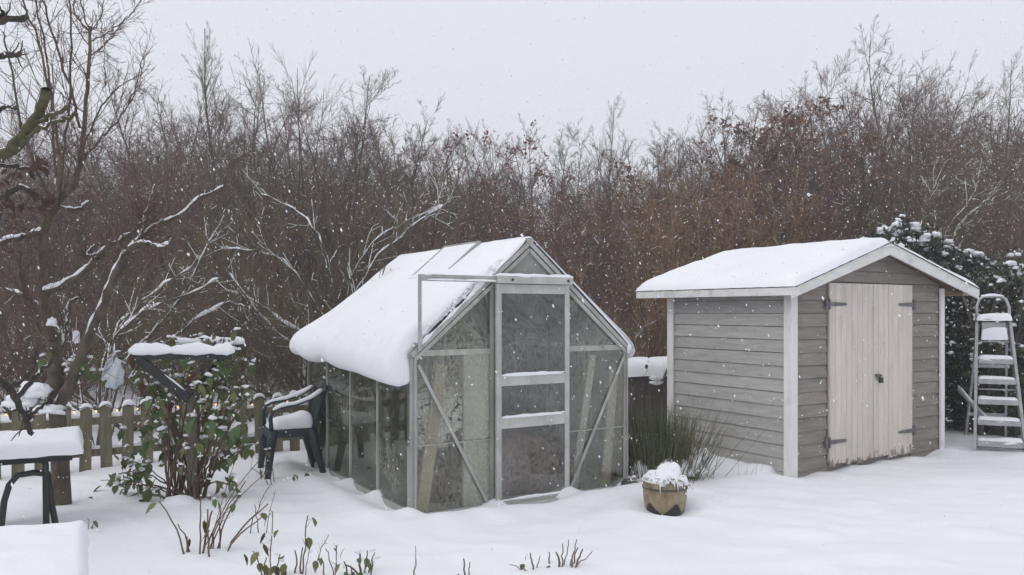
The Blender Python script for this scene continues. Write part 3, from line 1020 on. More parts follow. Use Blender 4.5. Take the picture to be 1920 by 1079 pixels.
# roof deck, felt, fascia, barge boards
for (x0, x1) in ((LX, AP_X), (AP_X, RX)):
    dk = part('roof_panel', 'soffit', shed, lambda q: q.prism([(x0, roof_z(x0) - 0.02), (x1, roof_z(x1) - 0.02), (x1, roof_z(x1) + 0.012), (x0, roof_z(x0) + 0.012)], 1, FY + 0.025, BY))
    part('roof_felt', 'felt', dk, lambda q: q.prism([(x0 + 0.001, roof_z(x0) + 0.0125), (x1, roof_z(x1) + 0.0125), (x1, roof_z(x1) + 0.02), (x0 + 0.001, roof_z(x0) + 0.02)], 1, FY - 0.01, BY + 0.01))
part('fascia_board', 'trim_flat', shed, lambda q: q.box(LX - 0.022, LX - 0.001, FY + 0.002, BY, LZ - 0.06, LZ + 0.012))
part('barge_board', 'trim_flat', shed, lambda q: q.prism([(LX - 0.02, LZ - 0.085), (AP_X, AP_Z - 0.105), (AP_X, AP_Z + 0.022), (LX - 0.02, LZ + 0.016)], 1, FY, FY + 0.022))
part('barge_board', 'trim_flat', shed, lambda q: q.prism([(AP_X + 0.001, AP_Z - 0.105), (RX, RZ - 0.095), (RX, RZ + 0.018), (AP_X + 0.001, AP_Z + 0.022)], 1, FY, FY + 0.022))
for xx in (SW + 0.02, ):
    part('purlin', 'soffit', shed, lambda q: q.box(xx, RX - 0.05, -0.05, 0.0, RZ - 0.06, RZ - 0.02))
part('purlin', 'soffit', shed, lambda q: q.box(AP_X - 0.03, AP_X + 0.03, FY + 0.024, 0.0, AP_Z - 0.1, AP_Z - 0.022))
part('fascia_board', 'trim_flat', shed, lambda q: q.box(RX + 0.001, RX + 0.02, FY + 0.002, BY, RZ - 0.06, RZ + 0.012))
# doors
for (x0, x1, hs) in ((DL, DM - 0.003, 1), (DM + 0.003, DR, -1)):
    dr = bpy.data.objects.new('door', None)
    COL.objects.link(dr)
    dr.parent = shed
    dr['label'] = 'cream boarded door leaf with strap hinges'
    n = 8
    w = (x1 - x0) / n
    part('door_back', 'door', dr, lambda q: q.box(x0 + 0.003, x1 - 0.003, 0.0, 0.012, 0.05, DT - 0.003))
    for k in range(n):
        a = x0 + k * w
        bot = 0.035 + rb.uniform(-0.012, 0.02)
        off = rb.uniform(-0.003, 0.002)
        part('plank', 'door', dr, lambda q: q.prism([(a + 0.001, -0.001), (a + 0.001, -0.012 + off), (a + 0.006, -0.017 + off), (a + w - 0.006, -0.017 + off), (a + w - 0.001, -0.012 + off), (a + w - 0.001, -0.001)], 2, bot, DT))
    for hz in (1.62, 0.27 if hs > 0 else 0.275):
        hx = x0 if hs > 0 else x1
        def f(q, hx=hx, hz=hz, hs=hs):
            q.prism([(hx - hs * 0.005, hz + 0.022), (hx + hs * 0.24, hz + 0.014), (hx + hs * 0.27, hz), (hx + hs * 0.24, hz - 0.014), (hx - hs * 0.005, hz - 0.022)][::hs], 1, -0.027, -0.0205)
            q.tube([(hx - hs * 0.012, -0.026, hz - 0.05), (hx - hs * 0.012, -0.026, hz + 0.05)], 0.01, 8)
            q.box(min(hx - hs * 0.022, hx - hs * 0.06), max(hx - hs * 0.022, hx - hs * 0.06), -0.022, -0.002, hz - 0.055, hz + 0.05)
        part('hinge', 'iron', dr, f)
hasp = part('hasp', 'iron', shed, lambda q: (q.box(DM + 0.02, DM + 0.1, -0.034, -0.019, 0.87, 0.905), q.box(DM + 0.03, DM + 0.05, -0.05, -0.034, 0.872, 0.9)))
part('padlock', 'dark_iron', shed, lambda q: (q.tube([(DM + 0.075, -0.045, 0.87), (DM + 0.075, -0.045, 0.885), (DM + 0.09, -0.045, 0.895), (DM + 0.105, -0.045, 0.885), (DM + 0.105, -0.045, 0.87)], 0.005, 6), q.box(DM + 0.066, DM + 0.114, -0.056, -0.036, 0.815, 0.87)))


# snow on the shed roof
def shed_snow():
    q = Geo()
    x0, x1, y0, y1 = LX - 0.03, RX + 0.02, FY - 0.01, BY + 0.02
    nx, nyy = 90, 46

    def ax(a, b, n, e):
        t = np.linspace(0, 1, n)
        t = t * t * (3 - 2 * t) * e + t * (1 - e)
        return a + (b - a) * t
    xs, ys = ax(x0, x1, nx, .5), ax(y0, y1, nyy, .6)
    V = np.zeros((nx, nyy, 3))
    B = np.zeros((nx, nyy, 3))
    for a, x in enumerate(xs):
        for b, y in enumerate(ys):
            rz = roof_z(min(max(x, LX), RX)) + 0.021
            k = math.exp(-((x - AP_X) / 0.16) ** 2)
            ex = min(1, (x - x0) / 0.16, (x1 - x) / 0.1)
            ey = min(1, (y - y0) / 0.13, (y1 - y) / 0.12)
            e = math.sqrt(max(0, 1 - (1 - ex) ** 2)) * math.sqrt(max(0, 1 - (1 - ey) ** 2))
            th = (0.1 if x < AP_X else 0.065) + 0.03 * mnoise.noise(Vector((x * 1.7, y * 1.7, 4))) + 0.008 * mnoise.noise(Vector((x * 6, y * 6, 4)))
            V[a, b] = (x, y, rz - 0.035 * k + th * e + 0.006 * mnoise.noise(Vector((x * 14, y * 14, 1))) * (1 - e))
            B[a, b] = (x, y, rz - 0.0005)
    B[0], B[-1], B[:, 0], B[:, -1] = V[0], V[-1], V[:, 0], V[:, -1]
    i = np.arange(nx - 1)[:, None]
    j = np.arange(nyy - 1)[None]
    F = np.stack(np.broadcast_arrays(i * nyy + j, (i + 1) * nyy + j, (i + 1) * nyy + j + 1, i * nyy + j + 1), -1).reshape(-1, 4)
    q.add(V, F)
    q.add(B, F[:, ::-1])
    return q


tag(shed_snow().build('roof_snow', 'snow', None, True, SH_LOC, SH_A), 'even snow layer covering the roof of the grey shed', 'snow', kind='thing')

# ------------------------------------------------------------------ low wooden bin between greenhouse and shed
bin_ = thing('wooden_bin', 'dark brown boarded bin between greenhouse and shed', 'bin', (1.25, 10.1, 0), 0)
for k in range(11):
    part('plank', 'brown_timber', bin_, lambda q: q.box(k * 0.13 + 0.002, k * 0.13 + 0.128, rb.uniform(-0.004, 0.004), 0.02, -0.05, 0.7))
part('lid', 'brown_timber', bin_, lambda q: q.box(-0.03, 1.47, -0.04, 0.8, 0.7, 0.74))
part('side_panel', 'brown_timber', bin_, lambda q: (q.box(0, 0.02, 0.021, 0.76, -0.05, 0.7), q.box(1.41, 1.43, 0.021, 0.76, -0.05, 0.7)))
q = Geo()
snow_pad(q, -0.03, 1.47, -0.04, 0.8, 0.742, 0.2, 0.14, 40, 24, 4, 0.3)
tag(q.build('bin_snow', 'snow', None, True, (1.25, 10.1, 0)), 'snow block on the lid of the brown bin between greenhouse and shed', 'snow', kind='thing')
b0 = P(1247, 705, 9.3)
br = thing('metal_bracket', 'bent metal bracket with two snowy prongs at the rear shed corner', 'bracket', tuple(b0))
part('arm', 'iron', br, lambda q: q.tube([(0.06, 0, 0.12), (0.02, 0, 0.06), (-0.02, 0, -0.04), (-0.03, 0, -0.09)], 0.016, 6), True)
for dz in (-0.05, -0.1):
    pr = part('prong', 'iron', br, lambda q: q.tube([(-0.02, 0, dz + 0.02), (-0.1, -0.03, dz), (-0.18, -0.05, dz + 0.015)], 0.014, 6), True)
    part('snow_strip', 'snow', pr, lambda q: snow_strip(q, [(-0.03, -0.005, dz + 0.025), (-0.1, -0.03, dz + 0.01), (-0.19, -0.05, dz + 0.025)], 0.045, 0.03, seed=dz))

# ------------------------------------------------------------------ picket fence with string lights
fa, fb = np.array([-5.05, 7.32]), np.array([-2.2, 9.0])
fdir = (fb - fa) / np.linalg.norm(fb - fa)
flen = np.linalg.norm(fb - fa)
fence = thing('picket_fence', 'weathered wooden picket fence with round snow-capped tops', 'fence', (fa[0], fa[1], 0), math.atan2(fdir[1], fdir[0]))


def picket_mesh(w, h):
    q = Geo()
    arc = [(-w / 2, -0.15), (w / 2, -0.15)] + [(w / 2 * math.cos(t), h - w * 0.28 + w * 0.28 * math.sin(t)) for t in np.linspace(0, PI, 9)]
    q.prism(arc, 1, -0.012, 0.012)
    return q


np_ = int(flen / 0.186)
for k in range(np_):
    h = 0.64 + 0.02 * rb.uniform(-1, 1)
    x = 0.08 + k * 0.186
    pk = picket_mesh(0.105, h).build('picket', 'picket', fence)
    pk.location = (x, -0.035, 0)
    pk.rotation_euler = (0, rb.uniform(-0.025, 0.025), 0)
    q = Geo()
    snow_strip(q, [(-0.06, 0, h - 0.035), (-0.03, 0, h - 0.006), (0, 0, h), (0.03, 0, h - 0.006), (0.06, 0, h - 0.035)], 0.04, 0.028, 0.015, seed=k, lump=0.5)
    s_ = q.build('snow_cap', 'snow', pk, True)
for z in (0.16, 0.47):
    rl = part('rail', 'picket', fence, lambda q: q.box(0, flen, -0.02, 0.02, z - 0.035, z + 0.035))
    part('rail_snow', 'snow', rl, lambda q: snow_strip(q, [(0.02, 0.01, z + 0.035), (flen - 0.02, 0.01, z + 0.035)], 0.05, 0.035, seed=z, lump=0.7))
lights = thing('string_lights', 'string of warm glowing bulbs along the picket fence', 'string lights', (fa[0], fa[1], 0), math.atan2(fdir[1], fdir[0]))
pts = [(0.08 + k * 0.093, -0.055, 0.615 - (0.03 if k % 2 else 0) + rb.uniform(-0.02, 0.02)) for k in range(int(flen / 0.093))]
part('cable', 'cable', lights, lambda q: q.tube(pts, 0.004, 5), True)
for k in range(1, len(pts), 2):
    c = np.array(pts[k]) + np.array([0, -0.008, -0.018])
    part('bulb', 'bulb', lights, lambda q: snow_lump(q, c, 0.008, 0.008, 0.011, k, 8, 6, 0.0, -1), True)

# ------------------------------------------------------------------ plastic chair
ch = thing('garden_chair', 'dark green plastic garden armchair with slatted back beside the greenhouse', 'chair', (-2.15, 7.75, 0), R(205))
ch.scale = (0.97, 0.97, 1.02)


def flat_tube(q, pts, w, h, sides=10):
    """strip with an oval section; w across (local y), h thick"""
    pts = np.asarray(pts, float)
    T = nrm(np.gradient(pts, axis=0))
    A = np.broadcast_to(np.array([0, 1.0, 0]), T.shape)
    B = nrm(np.cross(A, T))
    A = np.cross(T, B)
    w = np.broadcast_to(np.asarray(w, float), (len(pts),))
    h = np.broadcast_to(np.asarray(h, float), (len(pts),))
    an = np.arange(sides) * 2 * PI / sides
    V = pts[:, None] + A[:, None] * (np.cos(an)[None, :, None] * w[:, None, None] / 2) + B[:, None] * (np.sin(an)[None, :, None] * h[:, None, None] / 2)
    n = len(pts)
    i = np.arange(n - 1)[:, None] * sides
    j = np.arange(sides)[None]
    F = np.stack(np.broadcast_arrays(i + j, i + (j + 1) % sides, i + sides + (j + 1) % sides, i + sides + j), -1).reshape(-1, 4)
    q.add(V, [F, np.arange(sides)[::-1][None], (np.arange(sides) + (n - 1) * sides)[None]])


part('seat', 'plastic', ch, lambda q: (q.box(-0.2, 0.22, -0.215, 0.215, 0.405, 0.425), q.box(-0.2, 0.235, 0.2, 0.222, 0.355, 0.43), q.box(-0.2, 0.235, -0.222, -0.2, 0.355, 0.43), q.box(0.222, 0.24, -0.2, 0.2, 0.35, 0.422)))
for s in (-1, 1):
    part('leg', 'plastic', ch, lambda q: flat_tube(q, [(0.2, s * 0.225, 0.42), (0.225, s * 0.24, 0.25), (0.25, s * 0.255, 0.0), (0.255, s * 0.257, -0.05)], [0.085, 0.07, 0.05, 0.045], [0.1, 0.085, 0.06, 0.055]), True)
    part('leg', 'plastic', ch, lambda q: flat_tube(q, [(-0.17, s * 0.215, 0.42), (-0.22, s * 0.23, 0.22), (-0.28, s * 0.245, 0.0), (-0.29, s * 0.247, -0.05)], [0.07, 0.06, 0.045, 0.04], [0.1, 0.08, 0.06, 0.05]), True)
    ap = [(0.215, s * 0.24, 0.43), (0.225, s * 0.25, 0.54), (0.205, s * 0.255, 0.605), (0.14, s * 0.258, 0.635), (0.0, s * 0.26, 0.655), (-0.15, s * 0.25, 0.7), (-0.27, s * 0.225, 0.77)]
    am = part('armrest', 'plastic', ch, lambda q: flat_tube(q, ap, [0.05, 0.05, 0.058, 0.062, 0.062, 0.055, 0.045], [0.045, 0.04, 0.036, 0.032, 0.03, 0.03, 0.03]), True)
    part('arm_snow', 'snow', am, lambda q: snow_strip(q, [(a, b, c + 0.012) for a, b, c in ap[2:]], 0.055, 0.026, 0.03, seed=s), True)
bk = [(-0.19, 0, 0.40), (-0.215, 0, 0.52), (-0.26, 0, 0.66), (-0.305, 0, 0.78), (-0.33, 0, 0.835)]
fr = [(-0.195, -0.215, 0.41), (-0.225, -0.222, 0.54), (-0.27, -0.22, 0.68), (-0.312, -0.19, 0.79), (-0.333, -0.12, 0.85), (-0.342, 0, 0.872), (-0.333, 0.12, 0.85), (-0.312, 0.19, 0.79), (-0.27, 0.22, 0.68), (-0.225, 0.222, 0.54), (-0.195, 0.215, 0.41)]
back = part('backrest', 'plastic', ch, lambda q: q.tube(fr, 0.025, 8), True)
for yy in (-0.13, -0.065, 0, 0.065, 0.13):
    top = 0.0 if abs(yy) < .1 else -0.015
    part('slat', 'plastic', back, lambda q: flat_tube(q, [(a, yy, c + (top if k > 2 else 0)) for k, (a, b, c) in enumerate(bk)], 0.042, 0.009), True)
part('back_snow', 'snow', back, lambda q: snow_strip(q, [(-0.335, -0.1, 0.88), (-0.345, 0, 0.898), (-0.335, 0.1, 0.88)], 0.045, 0.018, 0.02, seed=3), True)
q = Geo()
snow_pad(q, -0.19, 0.21, -0.195, 0.195, 0.427, 0.1, 0.1, 24, 24, 8, 0.4, 0.0)
for v_ in q.V:
    k = np.clip((0.02 - v_[:, 0]) / 0.2, 0, 1)
    v_[:, 2] += np.where(v_[:, 2] > 0.44, 0.07 * k * k, 0)
tag(q.build('seat_snow', 'snow', None, True, (-2.15, 7.75, 0.01), R(205)), 'snow cushion filling the seat of the dark green chair', 'snow', kind='thing')

# ------------------------------------------------------------------ tables at the left
tb = thing('folding_table', 'dark folding garden table under a thick cap of snow', 'table', (-3.02, 5.62, 0), R(28))
part('tabletop', 'dark_timber', tb, lambda q: q.box(-1.6, 0.0, 0.0, 0.62, 0.535, 0.565))
part('apron', 'dark_timber', tb, lambda q: q.box(-1.55, -0.06, 0.025, 0.05, 0.505, 0.534))
part('leg', 'dark_iron', tb, lambda q: q.tube([(-0.24, 0.08, 0.53), (-0.225, 0.08, 0.48), (-0.22, 0.08, -0.05)], 0.021, 8), True)
part('leg', 'dark_iron', tb, lambda q: q.tube([(-0.218, 0.11, 0.42), (-0.19, 0.11, 0.2), (-0.15, 0.11, -0.05)], 0.021, 8), True)
part('leg', 'dark_iron', tb, lambda q: q.tube([(-0.5, 0.08, -0.05), (-0.47, 0.08, 0.25), (-0.44, 0.08, 0.36), (-0.39, 0.08, 0.42), (-0.3, 0.08, 0.43), (-0.23, 0.08, 0.42)], 0.021, 8), True)
part('leg', 'dark_iron', tb, lambda q: q.tube([(-1.4, 0.3, 0.53), (-1.45, 0.3, -0.05)], 0.021, 8), True)
part('stretcher', 'dark_iron', tb, lambda q: q.tube([(-0.24, 0.08, 0.5), (-0.33, 0.3, 0.5), (-0.4, 0.55, 0.5)], 0.016, 8), True)
q = Geo()
snow_pad(q, -1.6, 0.0, 0.0, 0.62, 0.567, 0.095, 0.05, 60, 36, 12, 0.45, 0.008)
tag(q.build('table_snow', 'snow', None, True, (-3.02, 5.62, 0), R(28)), 'thick snow cap lying on the dark folding table', 'snow', kind='thing')
bxl = (-2.17, 4.1, 0)
bx = thing('low_bench', 'low dark-sided bench top buried in snow in the near corner', 'bench', bxl, R(28))
part('top', 'dark_timber', bx, lambda q: q.box(-2.2, -0.015, -1.9, -0.015, 0.36, 0.42))
part('side', 'dark_timber', bx, lambda q: q.box(-0.075, -0.045, -1.85, -0.1, -0.05, 0.34))
part('side', 'dark_timber', bx, lambda q: q.box(-2.15, -2.12, -1.85, -0.1, -0.05, 0.34))
q = Geo()
snow_pad(q, -2.2, 0.0, -1.9, 0.0, 0.42, 0.09, 0.045, 90, 80, 22, 0.35, 0.0)
tag(q.build('bench_snow', 'snow', None, True, bxl, R(28)), 'wide flat snow sheet on the low bench in the near corner', 'snow', kind='thing')

# ------------------------------------------------------------------ post with a crossbar frame
po = G(362, 940)
post = thing('feeder_post', 'wooden post carrying a black crossbar frame amid the leafy shrub', 'post', (po[0], po[1], 0), R(2))
part('upright', 'post', post, lambda q: q.box(-0.04, 0.04, -0.03, 0.04, -0.08, 1.2))
for yy, zz_, xa, xb in ((-0.2, 0.0, -0.4, 0.37), (0.2, 0.055, -0.24, 0.33)):
    cb = part('crossbar', 'dark_timber', post, lambda q: q.box(xa, xb, yy - 0.025, yy + 0.025, 1.17 + zz_, 1.235 + zz_))
    part('bar_snow', 'snow', cb, lambda q: snow_strip(q, [(xa - 0.02, yy, 1.235 + zz_), (xb + 0.02, yy, 1.235 + zz_)], 0.085, 0.06, seed=yy * 9, lump=0.5), True)
part('cross_piece', 'dark_timber', post, lambda q: q.box(-0.03, 0.03, -0.175, 0.175, 1.18, 1.23))
bc = part('brace', 'dark_timber', post, lambda q: q.bar((-0.37, -0.21, 1.19), (0.04, -0.21, 0.86), 0.05, 0.065))
part('brace_snow', 'snow', bc, lambda q: snow_strip(q, [(-0.3, -0.21, 1.168), (-0.1, -0.21, 1.007), (0.02, -0.21, 0.91)], 0.03, 0.012, seed=8, lump=0.9), True)
part('brace', 'dark_timber', post, lambda q: q.bar((0.2, 0.19, 1.2), (0.02, 0.05, 0.9), 0.05, 0.06))


# ------------------------------------------------------------------ leaves as single parts
def leaf_mesh(mat, seed, wf=0.3):
    rg = random.Random(seed)
    q = Geo()
    # folded, toothed leaf with a drooping tip: midrib and two edges
    n = 6
    mid, le, ri = [], [], []
    for k in range(n):
        t = k / (n - 1)
        w = wf * math.sin(PI * min(1, t ** 0.75)) * (1 + 0.1 * (k % 2)) + 0.01
        z = -0.35 * t * t
        mid.append((t, 0, z))
        le.append((t, w, z + 0.12 * w + rg.uniform(-.03, .03)))
        ri.append((t, -w, z + 0.12 * w + rg.uniform(-.03, .03)))
    V = mid + le + ri
    F = [(k, k + 1, n + k + 1, n + k) for k in range(n - 1)] + [(k + 1, k, 2 * n + k, 2 * n + k + 1) for k in range(n - 1)]
    q.add(V, np.array(F))
    o = q.build('leaf', mat, None, True)
    me = o.data
    bpy.data.objects.remove(o)
    return me


LEAF = {k: [leaf_mesh(k, s, 0.13 if k == 'leaf_brown' else 0.3) for s in (1, 2)] for k in ('leaf_green', 'leaf_olive', 'leaf_red', 'leaf_brown')}


def clump_mesh(seed):
    q = Geo()
    snow_lump(q, (0, 0, 0), 1, 0.8, 0.55, seed, 12, 7, 0.6, -0.3)
    o = q.build('snow_clump', 'snow', None, True)
    me = o.data
    bpy.data.objects.remove(o)
    return me


CLUMP = [clump_mesh(s) for s in (1, 5, 9)]


def add_leaf(parent, pos, size, kind, rg, droop=0.5, az=None):
    o = bpy.data.objects.new('leaf', rg.choice(LEAF[kind]))
    COL.objects.link(o)
    o.parent = parent
    o.location = pos
    o.rotation_euler = (rg.uniform(-0.5, 0.5), droop + rg.uniform(-0.4, 0.4), rg.uniform(0, 2 * PI) if az is None else az)
    o.scale = (size * rg.uniform(.8, 1.2),) * 3
    return o


def add_clump(parent, pos, size, rg):
    o = bpy.data.objects.new('snow_clump', rg.choice(CLUMP))
    COL.objects.link(o)
    o.parent = parent
    o.location = pos
    o.rotation_euler = (rg.uniform(-.3, .3), rg.uniform(-.3, .3), rg.uniform(0, 6.28))
    o.scale = (size * rg.uniform(.8, 1.5), size * rg.uniform(.7, 1.1), size * rg.uniform(.7, 1.1))
    return o


# leafy shrub round the post
bush = thing('rose_shrub', 'tall leafy shrub with brown canes and snowy green leaves round the post', 'shrub', (po[0] - 0.05, po[1] - 0.03, 0))
rgb = random.Random(5)
rn = np.random.default_rng(5)
tips = [(245, 640), (262, 700), (300, 640), (330, 700), (285, 740), (370, 630), (405, 640), (440, 650), (455, 700), (470, 740), (430, 760), (400, 700), (385, 770), (340, 800), (300, 790), (260, 800),
        (230, 860), (215, 910), (465, 800), (480, 690), (415, 850), (350, 660), (250, 760), (320, 620), (445, 610), (190, 900), (400, 740), (365, 820),
        (205, 935), (238, 965), (222, 885), (262, 945), (305, 985), (445, 905), (478, 835), (250, 655), (425, 625), (468, 655)]
canes = []
for k, (px, py) in enumerate(tips):
    tip = P(px, py, po[1] + rgb.uniform(-0.22, 0.35)) - np.array([po[0] - 0.05, po[1] - 0.03, 0])
    b_ = np.array([rgb.uniform(-0.16, 0.14), rgb.uniform(-0.12, 0.12), -0.03])
    mid = b_ * 0.45 + tip * 0.55 + np.array([0, 0, 0.08]) + np.array([(b_[0] - tip[0]) * 0.18, 0, 0.05])
    t = np.linspace(0, 1, 9)[:, None]
    c = (1 - t) ** 2 * b_ + 2 * t * (1 - t) * mid + t ** 2 * tip + rn.normal(0, 0.008, (9, 3)) * np.minimum(1, t * 3)
    canes.append(c)
    part('cane', 'cane', bush, lambda q: q.tube(c, np.linspace(rgb.uniform(0.007, 0.013), 0.003, 9), 6), True)
nleaf = 0
for k, c in enumerate(canes):
    for _ in range(8):
        t = rgb.uniform(0.5, 1.0) ** 0.8
        f = t * 8
        i0 = min(int(f), 7)
        pos = c[i0] * (1 - f + i0) + c[i0 + 1] * (f - i0)
        # a leaflet group of two or three leaves
        off = np.array([rgb.gauss(0, 0.055), rgb.gauss(0, 0.055), rgb.gauss(-0.01, 0.03)])
        hgt = pos[2]
        pr = rgb.random()
        kind = 'leaf_green' if pr < (0.75 if hgt < 0.8 else 0.5) else ('leaf_olive' if pr < 0.88 else ('leaf_red' if hgt > 0.7 else 'leaf_olive'))
        if nleaf < 299:
            add_leaf(bush, pos + off, rgb.uniform(0.07, 0.115), kind, rgb, 0.75)
            nleaf += 1
        if rgb.random() < 0.6:
            add_clump(bush, pos + off + np.array([0.0, 0, 0.018]), rgb.uniform(0.018, 0.036), rgb)
ge_, gs_ = Geo(), Geo()
rn2 = np.random.default_rng(15)
C = []
for c in canes:
    for _ in range(2):
        f = rn2.uniform(4.5, 8)
        i0 = min(int(f), 7)
        ctr = c[i0] * (1 - f + i0) + c[i0 + 1] * (f - i0)
        C.append(ctr + rn2.normal(0, .055, (6, 3)))
C = np.concatenate(C)
leaf_quads(ge_, C, .04, rn2, .8)
ge_.build('small_leaves', 'leaf_mix', bush)['kind'] = 'stuff'
m_ = rn2.random(len(C)) < .2
blobs(gs_, C[m_] + np.array([0, 0, .014]), rn2.uniform(.012, .03, m_.sum()), rn2, .7)
gs_.build('leaf_snow', 'snow', bush, True)['kind'] = 'stuff'
part('snow_mound', 'snow', bush, lambda q: snow_lump(q, (0.0, -0.12, 0.0), 0.14, 0.12, 0.09, 3), True)

# hanging bag and tag
bagp = P(212, 700, 6.55)
q = Geo()
snow_lump(q, (0, 0, 0), 0.075, 0.055, 0.12, 33, 24, 18, 0.5, -1)
q.tube([(0, 0, 0.1), (0.01, 0, 0.17), (0.0, 0, 0.22)], [0.03, 0.008, 0.004], 6)
tag(q.build('plastic_bag', 'bag', None, True, tuple(bagp)), 'crumpled white plastic bag hanging from a twig above the fence', 'bag')
q = Geo()
q.prism([(-0.022, -0.05), (0.022, -0.05), (0.024, 0.03), (0.012, 0.05), (-0.012, 0.05), (-0.024, 0.03)], 1, -0.012, 0.012)
q.tube([(0, 0, 0.05), (0, 0, 0.16)], 0.002, 4)
tag(q.build('feeder_tag', 'white_tag', None, False, tuple(P(143, 632, 6.4))), 'small white plastic tag hanging in the apple tree', 'tag')

# ------------------------------------------------------------------ apple tree traced limb by limb
AT = G(115, 945)
apple = thing('apple_tree', 'bare pruned apple tree with snowy limbs and upright sprouts behind the table', 'tree', (AT[0], AT[1], 0))
base = np.array([AT[0], AT[1], 0])


def limb(pts, d0=6.44):
    return np.array([P(x, y, d0 + dz) for x, y, dz in pts]) - base


def smooth_path(c, n=24):
    c = np.asarray(c, float)
    t = np.linspace(0, len(c) - 1, n)
    i = np.minimum(t.astype(int), len(c) - 2)
    f = (t - i)[:, None]
    pm1, p0, p1, p2 = c[np.maximum(i - 1, 0)], c[i], c[i + 1], c[np.minimum(i + 2, len(c) - 1)]
    return 0.5 * (2 * p0 + (p1 - pm1) * f + (2 * pm1 - 5 * p0 + 4 * p1 - p2) * f ** 2 + (3 * p0 - pm1 - 3 * p1 + p2) * f ** 3)


g = Geo()
trunk = smooth_path(limb([(117, 985, 0), (116, 940, 0), (112, 860, 0), (108, 780, 0.02), (104, 700, 0.0), (101, 640, 0)]))
g.tube(trunk, np.interp(np.linspace(0, 1, 24), [0, .12, 1], [0.1, 0.075, 0.055]), 10)
g.build('trunk', 'bark', apple, True)
LIMBS = [  # (points px,py,depth offset), base radius, tip radius, snow?
    ([(101, 645, 0), (88, 600, .05), (81, 545, .1), (78, 480, .12), (82, 430, .1), (105, 385, .05), (120, 362, 0)], .045, .03, 0),
    ([(108, 760, 0), (124, 735, -.05), (148, 680, -.1), (166, 625, -.12), (200, 552, -.15), (234, 476, -.2)], .05, .034, 1),
    ([(83, 548, .1), (115, 536, .05), (160, 505, 0), (187, 480, -.05), (210, 458, -.1), (245, 440, -.1), (268, 418, -.15), (278, 395, -.2)], .034, .014, 1),
    ([(234, 476, -.2), (255, 458, -.25), (280, 455, -.3), (308, 465, -.35), (322, 448, -.4)], .026, .01, 1),
    ([(240, 470, -.2), (268, 440, -.2), (300, 418, -.2), (340, 400, -.25), (378, 370, -.3), (420, 350, -.3)], .022, .008, 1),
    ([(255, 458, -.25), (270, 425, -.3), (275, 395, -.3), (290, 350, -.3)], .016, .006, 1),
    ([(187, 482, -.05), (176, 478, -.1), (165, 478, -.15), (178, 460, -.15)], .016, .009, 1),
    ([(101, 642, 0), (85, 600, -.1), (55, 563, -.15), (42, 530, -.2), (35, 470, -.25)], .03, .012, 0),
    ([(100, 640, 0), (75, 620, -.15), (52, 575, -.2), (38, 520, -.25), (25, 450, -.3)], .014, .006, 0),
    ([(105, 690, 0), (118, 640, .1), (125, 600, .15), (133, 565, .2), (150, 560, .25)], .022, .012, 1),
    ([(82, 430, .1), (60, 440, 0), (30, 448, -.1), (-30, 465, -.2)], .03, .022, 1),
    ([(105, 385, .05), (140, 392, .05), (168, 378, .1)], .016, .01, 1),
    ([(118, 365, 0), (145, 335, .05), (152, 290, .05), (160, 230, .05), (165, 150, .05), (169, 50, .05)], .026, .012, 0),
    ([(108, 382, 0), (110, 320, -.1), (106, 250, -.1), (95, 180, -.1), (70, 75, -.1), (48, 10, -.1), (30, -60, -.1)], .014, .006, 0),
    ([(112, 370, 0), (118, 290, .1), (130, 200, .15), (134, 100, .15), (130, 0, .2), (126, -60, .2)], .012, .006, 0),
    ([(150, 240, .05), (130, 160, 0), (100, 70, 0), (78, -10, 0), (70, -60, 0)], .012, .006, 0),
    ([(105, 330, 0), (98, 240, 0), (90, 120, 0), (70, 20, 0), (60, -50, 0)], .011, .005, 0),
    ([(100, 385, .05), (60, 300, -.1), (40, 235, -.1), (20, 120, -.15), (5, 60, -.2)], .014, .006, 0),
    ([(168, 60, .05), (145, 30, .05), (128, -30, .05)], .008, .004, 0),
    ([(168, 62, .05), (150, 0, .1), (140, -40, .1)], .007, .004, 0),
    ([(168, 60, .05), (185, 40, .1), (200, -30, .1)], .006, .003, 0),
    ([(166, 80, .05), (210, 58, .1), (250, 20, .15), (275, -20, .2)], .006, .003, 0),
    ([(165, 110, .05), (205, 75, .1), (240, 30, .15)], .006, .003, 0),
    ([(188, 35, .1), (196, 90, .1), (195, 150, .1)], .004, .002, 0),
    ([(155, 280, .05), (190, 200, .1), (230, 160, .15), (270, 135, .2)], .009, .003, 0),
    ([(152, 300, .05), (200, 250, .1), (245, 190, .15), (268, 100, .2)], .009, .003, 0),
    ([(240, 195, .15), (262, 150, .2), (272, 110, .2)], .005, .002, 0),
    ([(225, 220, .1), (250, 175, .15), (285, 168, .2)], .005, .002, 0),
    ([(290, 350, -.3), (320, 330, -.3), (335, 290, -.3)], .007, .003, 0),
    ([(270, 425, -.3), (250, 370, -.25), (240, 300, -.2), (250, 210, -.2)], .009, .003, 0),
    ([(234, 476, -.2), (215, 440, -.15), (205, 400, -.1), (180, 360, 0)], .012, .005, 0),
    ([(420, 350, -.3), (432, 310, -.3), (460, 290, -.3)], .006, .003, 0),
    ([(378, 370, -.3), (410, 372, -.35), (440, 330, -.35)], .006, .003, 0),
]
gt = Geo()
rn = np.random.default_rng(31)
